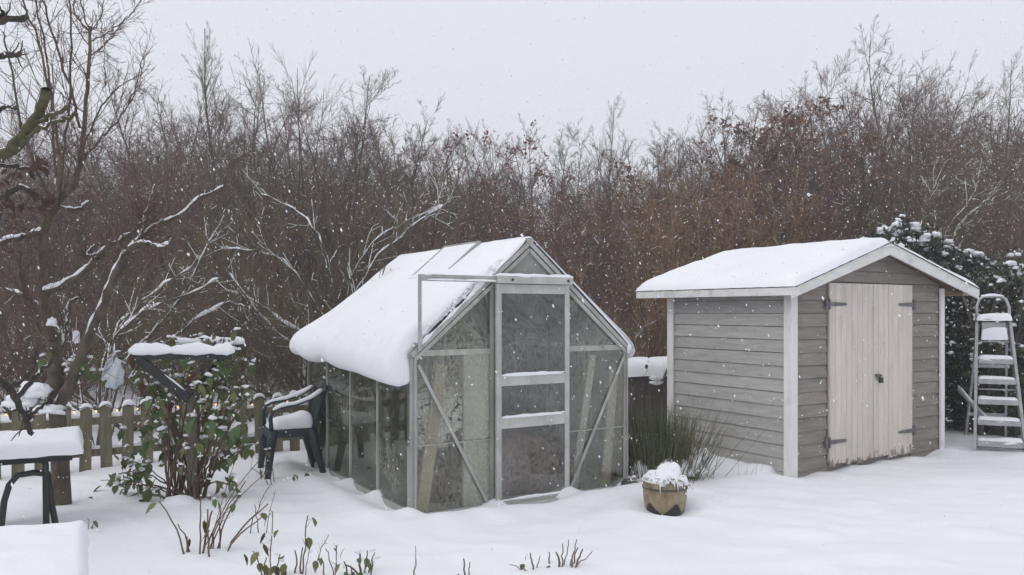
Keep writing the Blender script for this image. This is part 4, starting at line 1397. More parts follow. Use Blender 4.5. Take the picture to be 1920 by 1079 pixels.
for k, (pts, r0, r1, sn) in enumerate(LIMBS):
    c = smooth_path(limb(pts), 22)
    c[1:-1] += rn.normal(0, 0.006, (20, 3))
    big = r0 > 0.0121
    rr = np.linspace(r0, r1, 22)
    q = Geo()
    q.tube(c, rr, 8 if big else 5)
    lb = q.build('limb', 'bark' if big else 'sprout', apple, True)
    if sn:
        q = Geo()
        snow_strip(q, c + np.array([0, -0.012, 0]) + np.array([0, 0, 1.0]) * (rr * 0.55)[:, None], np.interp(np.linspace(0, 1, 22), [0, 1], [r0 * 1.25, r1 * 1.5]), r0 * 0.5, 0.025, seed=k, lump=1.1)
        q.build('limb_snow', 'snow', lb, True)
    Rd = rr[None]
    S, D, L, r_ = spawn(c[None], Rd, 16 if not big else 24, 0.15, 1, 0.8, 0.3, 0.4, 0.4, rn, 0.0022, 0.5)
    L = np.clip(L, 0.05, 0.6)
    Pt = grow(S, D, L, 6, 0.1, 0.12, rn)
    tubes(gt, Pt, taper_r(np.minimum(r_, 0.005), 6, .5), 3)
    S, D, L, r_ = spawn(Pt, taper_r(np.minimum(r_, 0.005), 6, .5), 4, 0.2, .95, 0.8, 0.3, 0.5, 0.7, rn, 0.0015, 0.3)
    tubes(gt, grow(S, D, L, 4, 0.15, 0.08, rn), taper_r(r_, 4, .6), 3)
gt.build('twigs', 'sprout', apple)['kind'] = 'stuff'
# a few curled dead leaves still hanging
for (px, py) in ((160, 92), (199, 150), (224, 178), (232, 172), (118, 178), (293, 290), (270, 262), (198, 140)):
    o = add_leaf(apple, P(px, py, 6.5) - base, 0.075, 'leaf_brown', rgb, 1.5)
# snow heaps caught in the forks
fs = Geo()
for (px, py, rx, rz) in ((98, 606, .035, .04), (65, 735, .12, .07), (40, 755, .12, .05), (95, 770, .1, .045)):
    q = Geo()
    c = P(px, py, 6.3) - base
    snow_lump(q, c, rx, rx * .8, rz, px, 18, 12, 0.8, -.5)
    q.build('fork_snow', 'snow', apple, True)
# green shoots with snow hanging from the tree over the fence
for (px, py) in ((80, 672), (92, 660), (120, 690), (132, 682), (145, 690), (160, 688), (150, 700), (172, 700), (188, 700), (200, 712), (138, 675), (166, 676), (76, 684), (126, 700)):
    o = add_leaf(apple, P(px, py, 6.4 + rgb.uniform(-.1, .1)) - base, 0.09, 'leaf_green', rgb, 0.9)
    add_clump(apple, P(px + 2, py - 6, 6.4) - base, 0.028, rgb)

# ------------------------------------------------------------------ mossy pruned tree reaching in from the side
pb = np.array([-3.75, 4.6, 0.0])
mossy = thing('pruned_tree', 'old mossy pruned tree with cut stubs reaching in at the frame edge', 'tree', tuple(pb))


def limb2(pts, d0=4.6):
    return np.array([P(x, y, d0 + dz) for x, y, dz in pts]) - pb


q = Geo()
q.tube(smooth_path(np.array([(0, 0, -0.1), (0, 0, 0.3), (-0.05, 0, 0.9), (0.02, 0, 1.5), (-0.02, 0, 2.1), (0.05, 0, 2.9), (0, 0, 3.4)])), np.linspace(0.14, 0.06, 24), 10)
q.build('trunk', 'moss_bark', mossy, True)
ML = [
    ([(-258, 380, 0), (-120, 345, 0), (0, 290, -.05), (40, 262, -.1), (66, 225, -.1), (80, 195, -.12), (86, 168, -.12)], .04, .025, 'moss_bark'),
    ([(62, 232, -.1), (90, 220, -.15), (126, 200, -.2)], .013, .01, 'moss_bark'),
    ([(40, 265, -.1), (80, 240, -.15), (115, 226, -.15), (146, 214, -.15)], .012, .008, 'moss_bark'),
    ([(-258, 60, 0), (-100, 45, 0), (0, 40, 0), (46, 34, 0)], .024, .017, 'old_bark'),
    ([(-10, 42, 0), (0, 30, 0), (4, 22, 0)], .02, .015, 'old_bark'),
    ([(-258, 130, 0), (-100, 118, 0), (0, 108, 0), (38, 101, 0)], .022, .016, 'old_bark'),
    ([(-258, 330, 0), (-80, 330, 0), (0, 312, 0), (40, 316, 0), (72, 311, 0)], .016, .009, 'old_bark'),
    ([(-258, 400, 0), (-60, 372, 0), (0, 370, 0), (40, 352, 0), (60, 360, 0), (78, 372, 0)], .02, .012, 'old_bark'),
    ([(-258, 640, 0), (-60, 690, .2), (0, 712, .5), (30, 750, .6), (48, 790, .7), (62, 815, .7)], .03, .014, 'old_bark'),
    ([(30, 750, .6), (60, 715, .6), (85, 690, .7), (110, 672, .7)], .018, .01, 'old_bark'),
    ([(48, 790, .7), (80, 760, .7), (100, 752, .7)], .014, .008, 'old_bark'),
    ([(0, 712, .5), (25, 720, .5), (55, 705, .5), (68, 660, .5)], .016, .008, 'old_bark'),
    ([(-200, 240, 0), (-40, 225, 0), (0, 205, 0), (30, 200, .1)], .012, .008, 'old_bark'),
]
gt = Geo()
for k, (pts, r0, r1, mt) in enumerate(ML):
    c = smooth_path(limb2(pts), 20)
    c[1:-1] += rn.normal(0, 0.006, (18, 3))
    rr = np.linspace(r0, r1, 20) * (1 + 0.1 * rn.normal(0, 1, 20))
    q = Geo()
    q.tube(c, rr, 8)
    lb = q.build('limb', mt, mossy, True)
    if k in (0, 1, 2, 6, 7, 8, 9, 10, 11):
        q = Geo()
        snow_strip(q, (c + np.array([0, 0, 1.0]) * (rr * 0.75)[:, None])[6:-3], r1 * 1.0, r1 * 0.45, 0.03, seed=k + 40, lump=1.0)
        q.build('limb_snow', 'snow', lb, True)
    if mt == 'old_bark':
        S, D, L, r_ = spawn(c[None], rr[None], 8, 0.55, 1, 0.9, 0.4, 0.12, 0.35, rn, 0.003, 0.3)
        L = np.clip(L, 0.04, 0.16)
        Pt = grow(S, D, L, 4, 0.25, 0.02, rn)
        tubes(gt, Pt, taper_r(r_, 4, .5), 4)
        if k in (6, 7):
            q = Geo()
            leaf_quads(q, Pt[:, 2:].reshape(-1, 3) + rn.normal(0, .015, (16, 3)), 0.035, rn)
            q.build('dead_leaves', 'leaf_brown', lb)['kind'] = 'stuff'
gt.build('spurs', 'old_bark', mossy)['kind'] = 'stuff'
cl = Geo()
C = np.array([P(rn.uniform(-25, 38), rn.normal(372, 40), 4.6 + rn.normal(0, .08)) for _ in range(70)]) - pb
leaf_quads(cl, C, 0.028, rn)
cl.build('dead_leaves', 'leaf_brown', mossy)['kind'] = 'stuff'

# ------------------------------------------------------------------ flower pot
pl = (1.2, 6.28, -0.06)
pot = thing('flower_pot', 'barrel-shaped glazed clay pot with a banded rim on the snow', 'pot', pl)
pot.scale = (1, 1, 0.86)
prof = [(0.0, 0.0), (0.115, 0.0), (0.14, 0.03), (0.158, 0.1), (0.168, 0.18), (0.171, 0.25), (0.169, 0.3), (0.172, 0.325), (0.165, 0.335), (0.15, 0.33), (0.148, 0.28), (0.0, 0.28)]


def lathe(q, prof, n=36):
    V = [(r * math.cos(2 * PI * k / n), r * math.sin(2 * PI * k / n), z) for r, z in prof for k in range(n)]
    i = np.arange(len(prof) - 1)[:, None] * n
    j = np.arange(n)[None]
    q.add(V, np.stack(np.broadcast_arrays(i + j, i + (j + 1) % n, i + n + (j + 1) % n, i + n + j), -1).reshape(-1, 4))


part('body', 'pot', pot, lambda q: lathe(q, prof), True)
part('band', 'stone', pot, lambda q: lathe(q, [(0.168, 0.262), (0.176, 0.266), (0.177, 0.279), (0.168, 0.284)]), True)
for (a, l_) in ((-1.95, .1), (-1.35, .05), (-1.2, .08), (-1.75, .04), (-0.95, .05)):
    part('icicle', 'ice', pot, lambda q: q.tube([(0.18 * math.cos(a), 0.18 * math.sin(a), 0.35), (0.185 * math.cos(a), 0.185 * math.sin(a), 0.35 - l_)], [0.007, 0.002], 6), True)
q = Geo()
for (x, y, z, r, h) in ((0.0, 0.0, 0.335, 0.165, 0.09), (0.04, 0.02, 0.345, 0.11, 0.12), (-0.08, -0.03, 0.34, 0.085, 0.08), (0.1, -0.04, .335, .075, .06)):
    snow_lump(q, (x, y, z), r, r, h, x * 50, 20, 12, 0.3)
o = q.build('pot_snow', 'snow', None, True, (pl[0], pl[1], pl[2] - 0.05))
tag(o, 'rounded snow dome heaped on the clay pot', 'snow', kind='thing')
pln = thing('potted_plant', 'narrow green leaves poking from the snow in the clay pot', 'plant', (pl[0], pl[1], pl[2] - 0.05))
for k in range(70):
    a = rgb.uniform(-2.9, -0.2)
    c0 = np.array([0.1 * math.cos(a) + rgb.uniform(-.03, .03), 0.11 * math.sin(a), 0.335])
    dv = np.array([math.cos(a) * rgb.uniform(.3, 1) + rgb.uniform(-.4, .4), math.sin(a) * .7, rgb.uniform(-0.5, 0.8)])
    dv /= np.linalg.norm(dv)
    L_ = rgb.uniform(0.06, 0.13)
    part('leaf', 'leaf_olive' if rgb.random() < .3 else 'leaf_green', pln, lambda q: flat_tube(q, [c0, c0 + dv * L_ * .5 + np.array([0, 0, .008]), c0 + dv * L_ + np.array([0, 0, -0.015])], [0.006, 0.014, 0.002], 0.002, 6), True)
q = Geo()
snow_lump(q, (0, 0, 0), 0.13, 0.09, 0.09, 77, 14, 9, 0.5)
tag(q.build('rock', 'stone', None, True, tuple(G(1192, 915))), 'dark snow-dusted stone between the greenhouse corner and the pot', 'stone')

# ------------------------------------------------------------------ rush clump
rc = np.array([1.38, 7.5, 0.0])
ru = thing('rush_clump', 'clump of dark green rushes with dry stalks behind the pot', 'plant', tuple(rc))


def blades(n, h0, h1, spread, lean, mat, name, seed, r=0.0028, sx=1.0):
    rg = np.random.default_rng(seed)
    S = np.stack([rg.normal(0, spread * sx, n), rg.normal(0, spread * .6, n), np.full(n, -0.03)], 1)
    D = np.stack([S[:, 0] * lean / spread * rg.uniform(.4, 1.2, n) + rg.normal(0, .06, n), S[:, 1] * lean / spread + rg.normal(0, .08, n), np.ones(n)], 1)
    Pt = grow(S, D, rg.uniform(h0, h1, n), 6, 0.035, -0.02, rg)
    q = Geo()
    tubes(q, Pt, taper_r(np.full(n, r), 6, 0.25), 3)
    o = q.build(name, mat, ru)
    o['kind'] = 'stuff'


blades(1100, 0.38, 0.72, 0.16, 0.22, 'rush', 'green_blades', 1, 0.003)
blades(320, 0.35, 0.85, 0.17, 0.34, 'straw', 'dry_stalks', 2)
blades(7, 0.85, 1.05, 0.09, 0.12, 'dead_stem', 'tall_stems', 3, 0.003)
for (x, y, r) in ((-0.2, -0.12, .09), (0.03, -0.15, .11), (0.2, -0.1, .1), (0.33, 0.0, .11), (-0.1, 0.05, .12), (0.15, .06, .13)):
    part('snow_mound', 'snow', ru, lambda q: snow_lump(q, (x, y, 0.06), r, r * .8, r * 1.1, x * 31, 14, 9, 0.5), True)

# ------------------------------------------------------------------ step ladder and leaning bar
lad_c = np.array([5.43, 8.9, 0.0])
lad = thing('step_ladder', 'aluminium step ladder with snowy treads standing by the hedge', 'ladder', tuple(lad_c), R(-22))
HB, HT = 0.245, 0.165
for s in (-1, 1):
    part('front_rail', 'ladder', lad, lambda q: q.bar((s * HB, 0, -0.03), (s * HT, 0.42, 1.42), 0.03, 0.055))
    part('rear_rail', 'ladder', lad, lambda q: q.bar((s * (HB - .03), 0.95, -0.03), (s * (HT - .02), 0.46, 1.4), 0.025, 0.035))
hoop = [(-HT, 0.42, 1.42), (-HT, 0.455, 1.6), (-HT + 0.03, 0.47, 1.69), (-HT + 0.08, 0.475, 1.725), (HT - 0.08, 0.475, 1.725), (HT - 0.03, 0.47, 1.69), (HT, 0.455, 1.6), (HT, 0.42, 1.42)]
hp = part('hoop', 'ladder', lad, lambda q: q.tube(hoop, 0.017, 8), True)
part('hoop_snow', 'snow', hp, lambda q: snow_strip(q, [(-HT + .05, .47, 1.725), (0, .475, 1.738), (HT - .05, .47, 1.725)], 0.03, 0.018, seed=1), True)
for k in range(5):
    z = 0.1 + k * 0.226
    y = 0.42 * (z + .03) / 1.45
    w = HB + (HT - HB) * (z + .03) / 1.45 - 0.015
    tr = part('tread', 'ladder', lad, lambda q: q.box(-w, w, y - 0.06, y + 0.05, z - 0.055, z))
    part('tread_snow', 'snow', tr, lambda q: snow_pad(q, -w, w, y - 0.055, y + 0.05, z, 0.035, 0.035, 18, 10, k, 0.6, 0.0), True)
for z in (0.02, 0.66, 1.2):
    y = 0.42 * (z + .03) / 1.45 + 0.02
    w = HB + (HT - HB) * (z + .03) / 1.45
    part('cross_tube', 'ladder', lad, lambda q: q.tube([(-w, y, z), (w, y, z)], 0.01, 6), True)
for z in (0.3, 0.9):
    y = 0.95 - 0.49 * z / 1.4
    part('rear_brace', 'ladder', lad, lambda q: q.bar((-0.2, y, z), (0.2, y, z), 0.02, 0.04))
pt_ = part('platform', 'ladder', lad, lambda q: (q.box(-HT + .01, HT - .01, 0.36, 0.62, 1.44, 1.46), q.bar((0, 0.38, 1.24), (0, 0.40, 1.42), 0.24, 0.01, (0, 1, 0))))
part('platform_snow', 'snow', pt_, lambda q: (snow_pad(q, -HT - .01, HT + .02, 0.35, 0.64, 1.46, 0.05, 0.05, 18, 12, 6, 0.6, 0.0), snow_pad(q, -HT + .03, HT - .03, 0.35, 0.385, 1.24, 0.09, 0.02, 14, 8, 6, 0.8, 0.0)), True)
q = Geo()
c0, c1 = P(1797, 728, 9.35), P(1858, 796, 9.15)
q.tube([c0, c1], 0.03, 8)
o = q.build('metal_pipe', 'ladder', None, True)
tag(o, 'short grey pipe leaning between shed and ladder', 'pipe')
part('pipe_snow', 'snow', o, lambda q: snow_strip(q, [c0 + [0, 0, .02], c1 + [0, 0, .02]], .05, .025, seed=3), True)

# ------------------------------------------------------------------ evergreen hedges on the right
def evergreen(label, base, lobes, nleaf, mat, seed, stems, size=0.045, cap=0.5, name='conifer_shrub'):
    rg = np.random.default_rng(seed)
    t = thing(name, label, 'shrub', tuple(base))
    w = np.array([a[3] * a[4] * a[5] for a in lobes]) ** 0.8
    idx = rg.choice(len(lobes), nleaf, p=w / w.sum())
    Lb = np.array(lobes)[idx]
    d = nrm(rg.normal(0, 1, (nleaf, 3)))
    r = rg.uniform(0.55, 1.0, (nleaf, 1)) ** 0.6
    lump = np.array([1 + 0.28 * mnoise.noise(Vector(a * 3.1 + b[:3] * 2)) for a, b in zip(d, Lb)])[:, None]
    C = Lb[:, :3] + d * Lb[:, 3:6] * r * lump
    C = C[C[:, 2] > 0.02]
    q = Geo()
    leaf_quads(q, C, size, rg, 0.2)
    q.build('foliage', mat, t)['kind'] = 'stuff'
    q = Geo()
    S = np.stack([rg.uniform(stems[0], stems[1], stems[2]), rg.uniform(-.2, .2, stems[2]), np.full(stems[2], -0.05)], 1)
    Pt = grow(S, rg.normal(0, .12, (stems[2], 3)) + [0, 0, 1], rg.uniform(1.2, stems[3], stems[2]), 9, .06, .02, rg)
    Rd = taper_r(np.full(stems[2], .03), 9, .3)
    tubes(q, Pt, Rd, 6)
    S, D, L, r_ = spawn(Pt, Rd, 8, .3, 1, .7, .2, .3, .5, rg)
    tubes(q, grow(S, D, L, 6, .1, .05, rg), taper_r(r_, 6), 4)
    q.build('stems', 'wood_bark', t)['kind'] = 'stuff'
    # snow lying on the upper outside
    up = C[(rg.random(len(C)) < cap * 0.12)]
    top = []
    for c in up:
        for l_ in lobes:
            v = (c - np.array(l_[:3])) / np.array(l_[3:6])
            if np.linalg.norm(v) > 0.72 and v[2] > 0.45:
                top.append(c)
                break
    q = Geo()
    for k, c in enumerate(top):
        s = rg.uniform(.012, .042) * (1.4 if c[2] > lobes[0][2] + lobes[0][5] * .6 else .8)
        snow_lump(q, c + [0, 0, .01], s * 1.3, s, s * .8, k, 10, 8, .9, -.6)
    if top:
        q.build('snow_patches', 'snow', t, True)['kind'] = 'stuff'
    return t


e0 = P(1712, 700, 10.8)
e0[2] = 0
evergreen('broad dark evergreen hedge rising behind the shed roof', e0,
          [(-.3, 0, 1.5, .7, .6, 1.25), (.2, 0.1, 1.42, .7, .6, 1.25), (.7, -.1, 1.25, .6, .6, 1.12), (1.15, -.1, 1.05, .55, .6, 1.05), (0.3, -.3, .7, 1.0, .5, .8), (-.75, .2, 1.45, .4, .4, .95)], 40000, 'conifer', 3, (-.8, 1.0, 10, 2.2), 0.04, 0.5)
e1 = P(1890, 700, 10.0)
e1[2] = 0
evergreen('lighter evergreen shrub with bare upright stems behind the ladder', e1,
          [(0, 0, 1.35, .45, .5, .95), (.55, 0, 1.4, .5, .5, 1.05), (-.25, 0, .7, .4, .5, .7), (.3, -.1, .6, .7, .5, .65)], 9000, 'laurel', 4, (-.45, .6, 22, 2.4), 0.04, 0.5)

# ------------------------------------------------------------------ dead plants in the foreground
def stem_plant(px, py, label, stems, leaves=0, kind='leaf_olive', seed=0, leaf=0.05, cat='plant', name='cut_plant', clumps=0):
    """stems: list of (dx px, top dy px, base dx px) in photograph pixels at that distance"""
    b_ = G(px, py)
    d = b_[1]
    rg = random.Random(seed)
    rg2 = np.random.default_rng(seed)
    t = thing(name, label, cat, tuple(b_))
    k_ = d / F_PX
    ends = []
    for (bx0, dx, dy, r) in stems:
        a = np.array([bx0 * k_, rg.uniform(-.04, .04), -0.02])
        e = np.array([dx * k_, rg.uniform(-.1, .1), dy * k_])
        t_ = np.linspace(0, 1, 7)[:, None]
        c = a + (e - a) * t_ + np.array([(e[0] - a[0]) * -0.15, 0, 0.0]) * np.sin(PI * t_) + rg2.normal(0, 0.004, (7, 3))
        st = part('stem', 'dead_stem', t, lambda q: q.tube(c, np.linspace(r, r * .6, 7), 6), True)
        if dy > 60 and r < .006:
            S, D, L, r_ = spawn(c[None], np.linspace(r, r * .6, 7)[None], 5, .35, 1, .7, .2, .3, .6, rg2)
            Pt = grow(S, D, L, 4, .1, .05, rg2)
            q = Geo()
            tubes(q, Pt, taper_r(r_, 4), 3)
            q.build('twig', 'dead_stem', st)
            ends += list(Pt[:, -1])
        ends.append(c[-1])
        ends.append(c[4])
    for k in range(leaves):
        e = ends[rg.randrange(len(ends))]
        add_leaf(t, e + np.array([rg.gauss(0, .03), rg.gauss(0, .02), rg.gauss(-.015, .015)]), leaf, kind if rg.random() < .8 else 'leaf_brown', rg, 0.9)
    for k in range(clumps):
        e = ends[rg.randrange(len(ends))]
        add_clump(t, e + np.array([rg.gauss(0, .02), rg.gauss(0, .02), .005]), 0.018, rg)
    return t


stem_plant(350, 1040, 'cut rusty stems with a broken leafy shoot before the shrub', [(0, -60, 95, .006), (5, -10, 62, .006), (25, 28, 110, .006), (28, 42, 80, .008), (45, 50, 90, .007), (2, 0, 35, .008)], 5, 'leaf_olive', 1, .085)
stem_plant(425, 1030, 'bundle of slanting dry stems fanning right of the shrub base', [(0, 70, 78, .007), (4, 80, 70, .006), (-20, 20, 100, .006), (-28, 40, 130, .005), (-40, 60, 165, .004), (-45, 85, 150, .004), (-30, -8, 62, .006), (-15, -25, 75, .006), (-35, 30, 190, .003)], 6, 'leaf_green', 2, .06, clumps=3)
stem_plant(470, 995, 'thin forked dead stem with small seed heads near the chair side', [(0, 35, 85, .004), (30, 45, 75, .003), (15, 15, 55, .004)], 0, 'leaf_brown', 3)
stem_plant(498, 1085, 'green leafy clump at the picture bottom below the thin forked stem', [(0, -15, 60, .005), (10, 20, 130, .004), (-5, 5, 45, .005), (15, 22, 40, .005)], 16, 'leaf_olive', 4, .07, clumps=5)
stem_plant(566, 1080, 'tall thin stem with a drooping brown leaf tuft', [(0, 8, 110, .005), (-15, -20, 40, .006), (-6, -8, 45, .006), (8, 20, 70, .003), (20, 48, 75, .003)], 4, 'leaf_olive', 5, .06)
stem_plant(625, 1090, 'short twiggy stems with one green leaf at the picture bottom', [(0, -20, 55, .004), (5, 10, 70, .004), (-12, -25, 40, .005)], 3, 'leaf_olive', 6, .06)
stem_plant(675, 1075, 'snowy cut stubs with small green leaves', [(0, -20, 25, .007), (2, 5, 45, .008), (10, 15, 45, .005), (-20, -30, 22, .006), (22, 28, 40, .005), (-12, -10, 20, .006), (15, 20, 20, .006)], 8, 'leaf_green', 7, .05, clumps=9)
stem_plant(776, 1088, 'single thin bare twig standing in the snow', [(0, 0, 55, .003), (2, 3, 40, .002)], 0, 'leaf_brown', 8)
stem_plant(872, 1085, 'two short broken stubs left of the bare stem cluster', [(0, -2, 40, .006), (6, 8, 22, .005), (-10, -12, 10, .006)], 0, 'leaf_brown', 9)
stem_plant(1000, 1070, 'small green-leaved stub with thin twigs', [(0, -5, 35, .006), (-15, -45, 18, .003), (4, 15, 22, .004), (-8, -20, 12, .004)], 4, 'leaf_olive', 10, .05)
stem_plant(1055, 1062, 'cluster of bare broken stems fanning out of the snow', [(0, 0, 42, .005), (5, 12, 50, .004), (-5, -12, 25, .008), (16, 25, 50, .005), (18, 30, 30, .006), (20, 55, 30, .004), (22, 40, 26, .007), (14, 20, 38, .004), (-25, -24, 18, .006)], 0, 'leaf_brown', 11)
stem_plant(8, 1030, 'tiny grey sprig at the edge of the snowy bench', [(0, 10, 30, .003), (0, -2, 40, .003)], 2, 'leaf_brown', 12, .03)
stem_plant(510, 905, 'small snowy green shoot beside the chair leg', [(0, -25, 45, .004), (3, -15, 60, .004), (-5, -35, 30, .004)], 7, 'leaf_olive', 13, .06, clumps=5)
stem_plant(560, 905, 'dark green tuft in the melted patch under the chair', [(0, -8, 12, .006), (4, 10, 14, .006)], 9, 'leaf_green', 14, .05)
stem_plant(1400, 893, 'faint thin grass blades in the snow before the shed wall', [(0, -6, 28, .0015), (8, 12, 25, .0015), (16, 14, 24, .0015), (28, 34, 26, .0015), (-14, -10, 22, .0015)], 0, 'leaf_brown', 15)
stem_plant(168, 1000, 'small green shoot at the corner of the snowy bench', [(0, -2, 30, .003), (2, 10, 22, .003)], 3, 'leaf_olive', 16, .05)

# ------------------------------------------------------------------ woodland behind
def tree_protos():
    out = {}

    def slender(seed, H=7.0, lean=.02):
        rg = np.random.default_rng(seed)
        tr, cr = Geo(), Geo()
        Pt = grow(np.zeros((1, 3)) + [0, 0, -.1], np.array([[lean, 0, 1.0]]), np.array([H]), 14, .035, .05, rg)
        Rd = taper_r(np.array([.075]), 14, .08)
        tubes(tr, Pt, Rd, 7)
        S, D, L, r_ = spawn(Pt, Rd, 60, .12, .97, .58, .14, .4, .42, rg, .0045, .85)
        P1 = grow(S, D, L, 8, .06, .06, rg)
        R1 = taper_r(r_, 8, .25)
        tubes(cr, P1, R1, 4)
        S, D, L, r_ = spawn(P1, R1, 10, .2, 1, .6, .2, .42, .55, rg, .0028, .6)
        P2 = grow(S, D, L, 5, .07, .05, rg)
        R2 = taper_r(r_, 5, .5)
        tubes(cr, P2, R2, 3)
        S, D, L, r_ = spawn(P2, R2, 5, .15, 1, .6, .2, .5, .7, rg, .0021, .5)
        P3 = grow(S, D, L, 4, .07, .05, rg)
        tubes(cr, P3, taper_r(r_, 4, .6), 3)
        return tr, cr, P3

    def spreading(seed, H=6.5, limbs=6, n1=15, up=.045, fan=.45):
        rg = np.random.default_rng(seed)
        tr, cr = Geo(), Geo()
        P0 = grow(np.zeros((1, 3)) + [0, 0, -.1], np.array([[0, 0, 1.0]]), np.array([H * .3]), 6, .04, .05, rg)
        tubes(tr, P0, taper_r(np.array([.095]), 6, .8), 8)
        top = P0[0, -1]
        D = np.stack([rg.normal(0, fan, limbs), rg.normal(0, fan, limbs), np.ones(limbs)], 1)
        Pl = grow(np.repeat(top[None], limbs, 0) - np.array([0, 0, 1.0]) * rg.uniform(0, H * .12, (limbs, 1)), D, rg.uniform(.6, .78, limbs) * H, 12, .085, .05, rg)
        Rl = taper_r(rg.uniform(.03, .055, limbs), 12, .1)
        tubes(tr, Pl, Rl, 6)
        S, D, L, r_ = spawn(Pl, Rl, n1, .18, .98, .68, .22, .4, .5, rg, .0042, .72)
        Sb, Db, Lb_, rb_ = spawn(Pl, Rl, 7, .6, 1, .75, .25, .2, .7, rg, .0038, .2)
        S, D, L, r_ = np.concatenate([S, Sb]), np.concatenate([D, Db]), np.concatenate([L, Lb_]), np.concatenate([r_, rb_])
        P1 = grow(S, D, L, 8, .065, up, rg)
        R1 = taper_r(r_, 8, .25)
        tubes(cr, P1, R1, 4)
        S, D, L, r_ = spawn(P1, R1, 13, .15, 1, .6, .2, .42, .55, rg, .0028, .65)
        P2 = grow(S, D, L, 5, .07, up * .7, rg)
        R2 = taper_r(r_, 5, .5)
        tubes(cr, P2, R2, 3)
        S, D, L, r_ = spawn(P2, R2, 5, .15, 1, .6, .2, .5, .7, rg, .0021, .5)
        P3 = grow(S, D, L, 4, .07, .05, rg)
        tubes(cr, P3, taper_r(r_, 4, .6), 3)
        return tr, cr, P3

    def fan(seed, H=5.5, stems=16, spread=.42):
        rg = np.random.default_rng(seed)
        tr, cr = Geo(), Geo()
        S = np.stack([rg.normal(0, .15, stems), rg.normal(0, .15, stems), np.full(stems, -.1)], 1)
        D = np.stack([rg.normal(0, spread, stems), rg.normal(0, spread, stems), np.ones(stems)], 1)
        Pl = grow(S, D, rg.uniform(.72, .95, stems) * H, 12, .06, .025, rg)
        Rl = taper_r(rg.uniform(.018, .038, stems), 12, .12)
        tubes(tr, Pl, Rl, 6)
        S, D, L, r_ = spawn(Pl, Rl, 22, .15, .99, .65, .22, .3, .5, rg, .004, .65)
        P1 = grow(S, D, L, 7, .06, .07, rg)
        R1 = taper_r(r_, 7, .3)
        tubes(cr, P1, R1, 4)
        S, D, L, r_ = spawn(P1, R1, 15, .15, 1, .6, .2, .42, .55, rg, .0024, .6)
        P2 = grow(S, D, L, 5, .07, .05, rg)
        tubes(cr, P2, taper_r(r_, 5, .5), 3)
        return tr, cr, P2

    out['slender'] = [slender(1), slender(2, lean=-.05)]
    out['spread'] = [spreading(3), spreading(4, limbs=8, n1=12, fan=.4), spreading(5, limbs=6, n1=15, fan=.55)]
    out['fan'] = [fan(6), fan(7, stems=20, spread=.32), fan(8, stems=13, spread=.55)]
    return out


PROTO = tree_protos()
MESHES = {}


def proto_mesh(key, i, crown):
    k = (key, i)
    if k not in MESHES:
        tr, cr, tips_ = PROTO[key][i]
        a = tr.build('trunk', 'wood_bark', None, True)
        b = cr.build('crown', 'twig_grey', None)
        MESHES[k] = (a.data, b.data, max(v[:, 2].max() for v in cr.V), tips_)
        bpy.data.objects.remove(a)
        bpy.data.objects.remove(b)
    return MESHES[k]


def wood_tree(px, top, d, key, i, crown, label, rz=0.0, wide=1.0, cat='tree', name='bare_tree', group='bare trees of the wood'):
    tm, cm, h, tips_ = proto_mesh(key, i, crown)
    x = (px - CX) / F_PX * d
    H = EYE + (HY - top) / F_PX * d
    t = thing(name, label, cat, (x, d, 0), rz, group)
    s = H / h
    t.scale = (s * wide, s * wide, s)
    put('trunk', tm, t)
    c_ = put('crown', cm, t)
    c_['kind'] = 'stuff'
    c_.material_slots[0].link = 'OBJECT'
    c_.material_slots[0].material = M[crown]
    return t, tips_


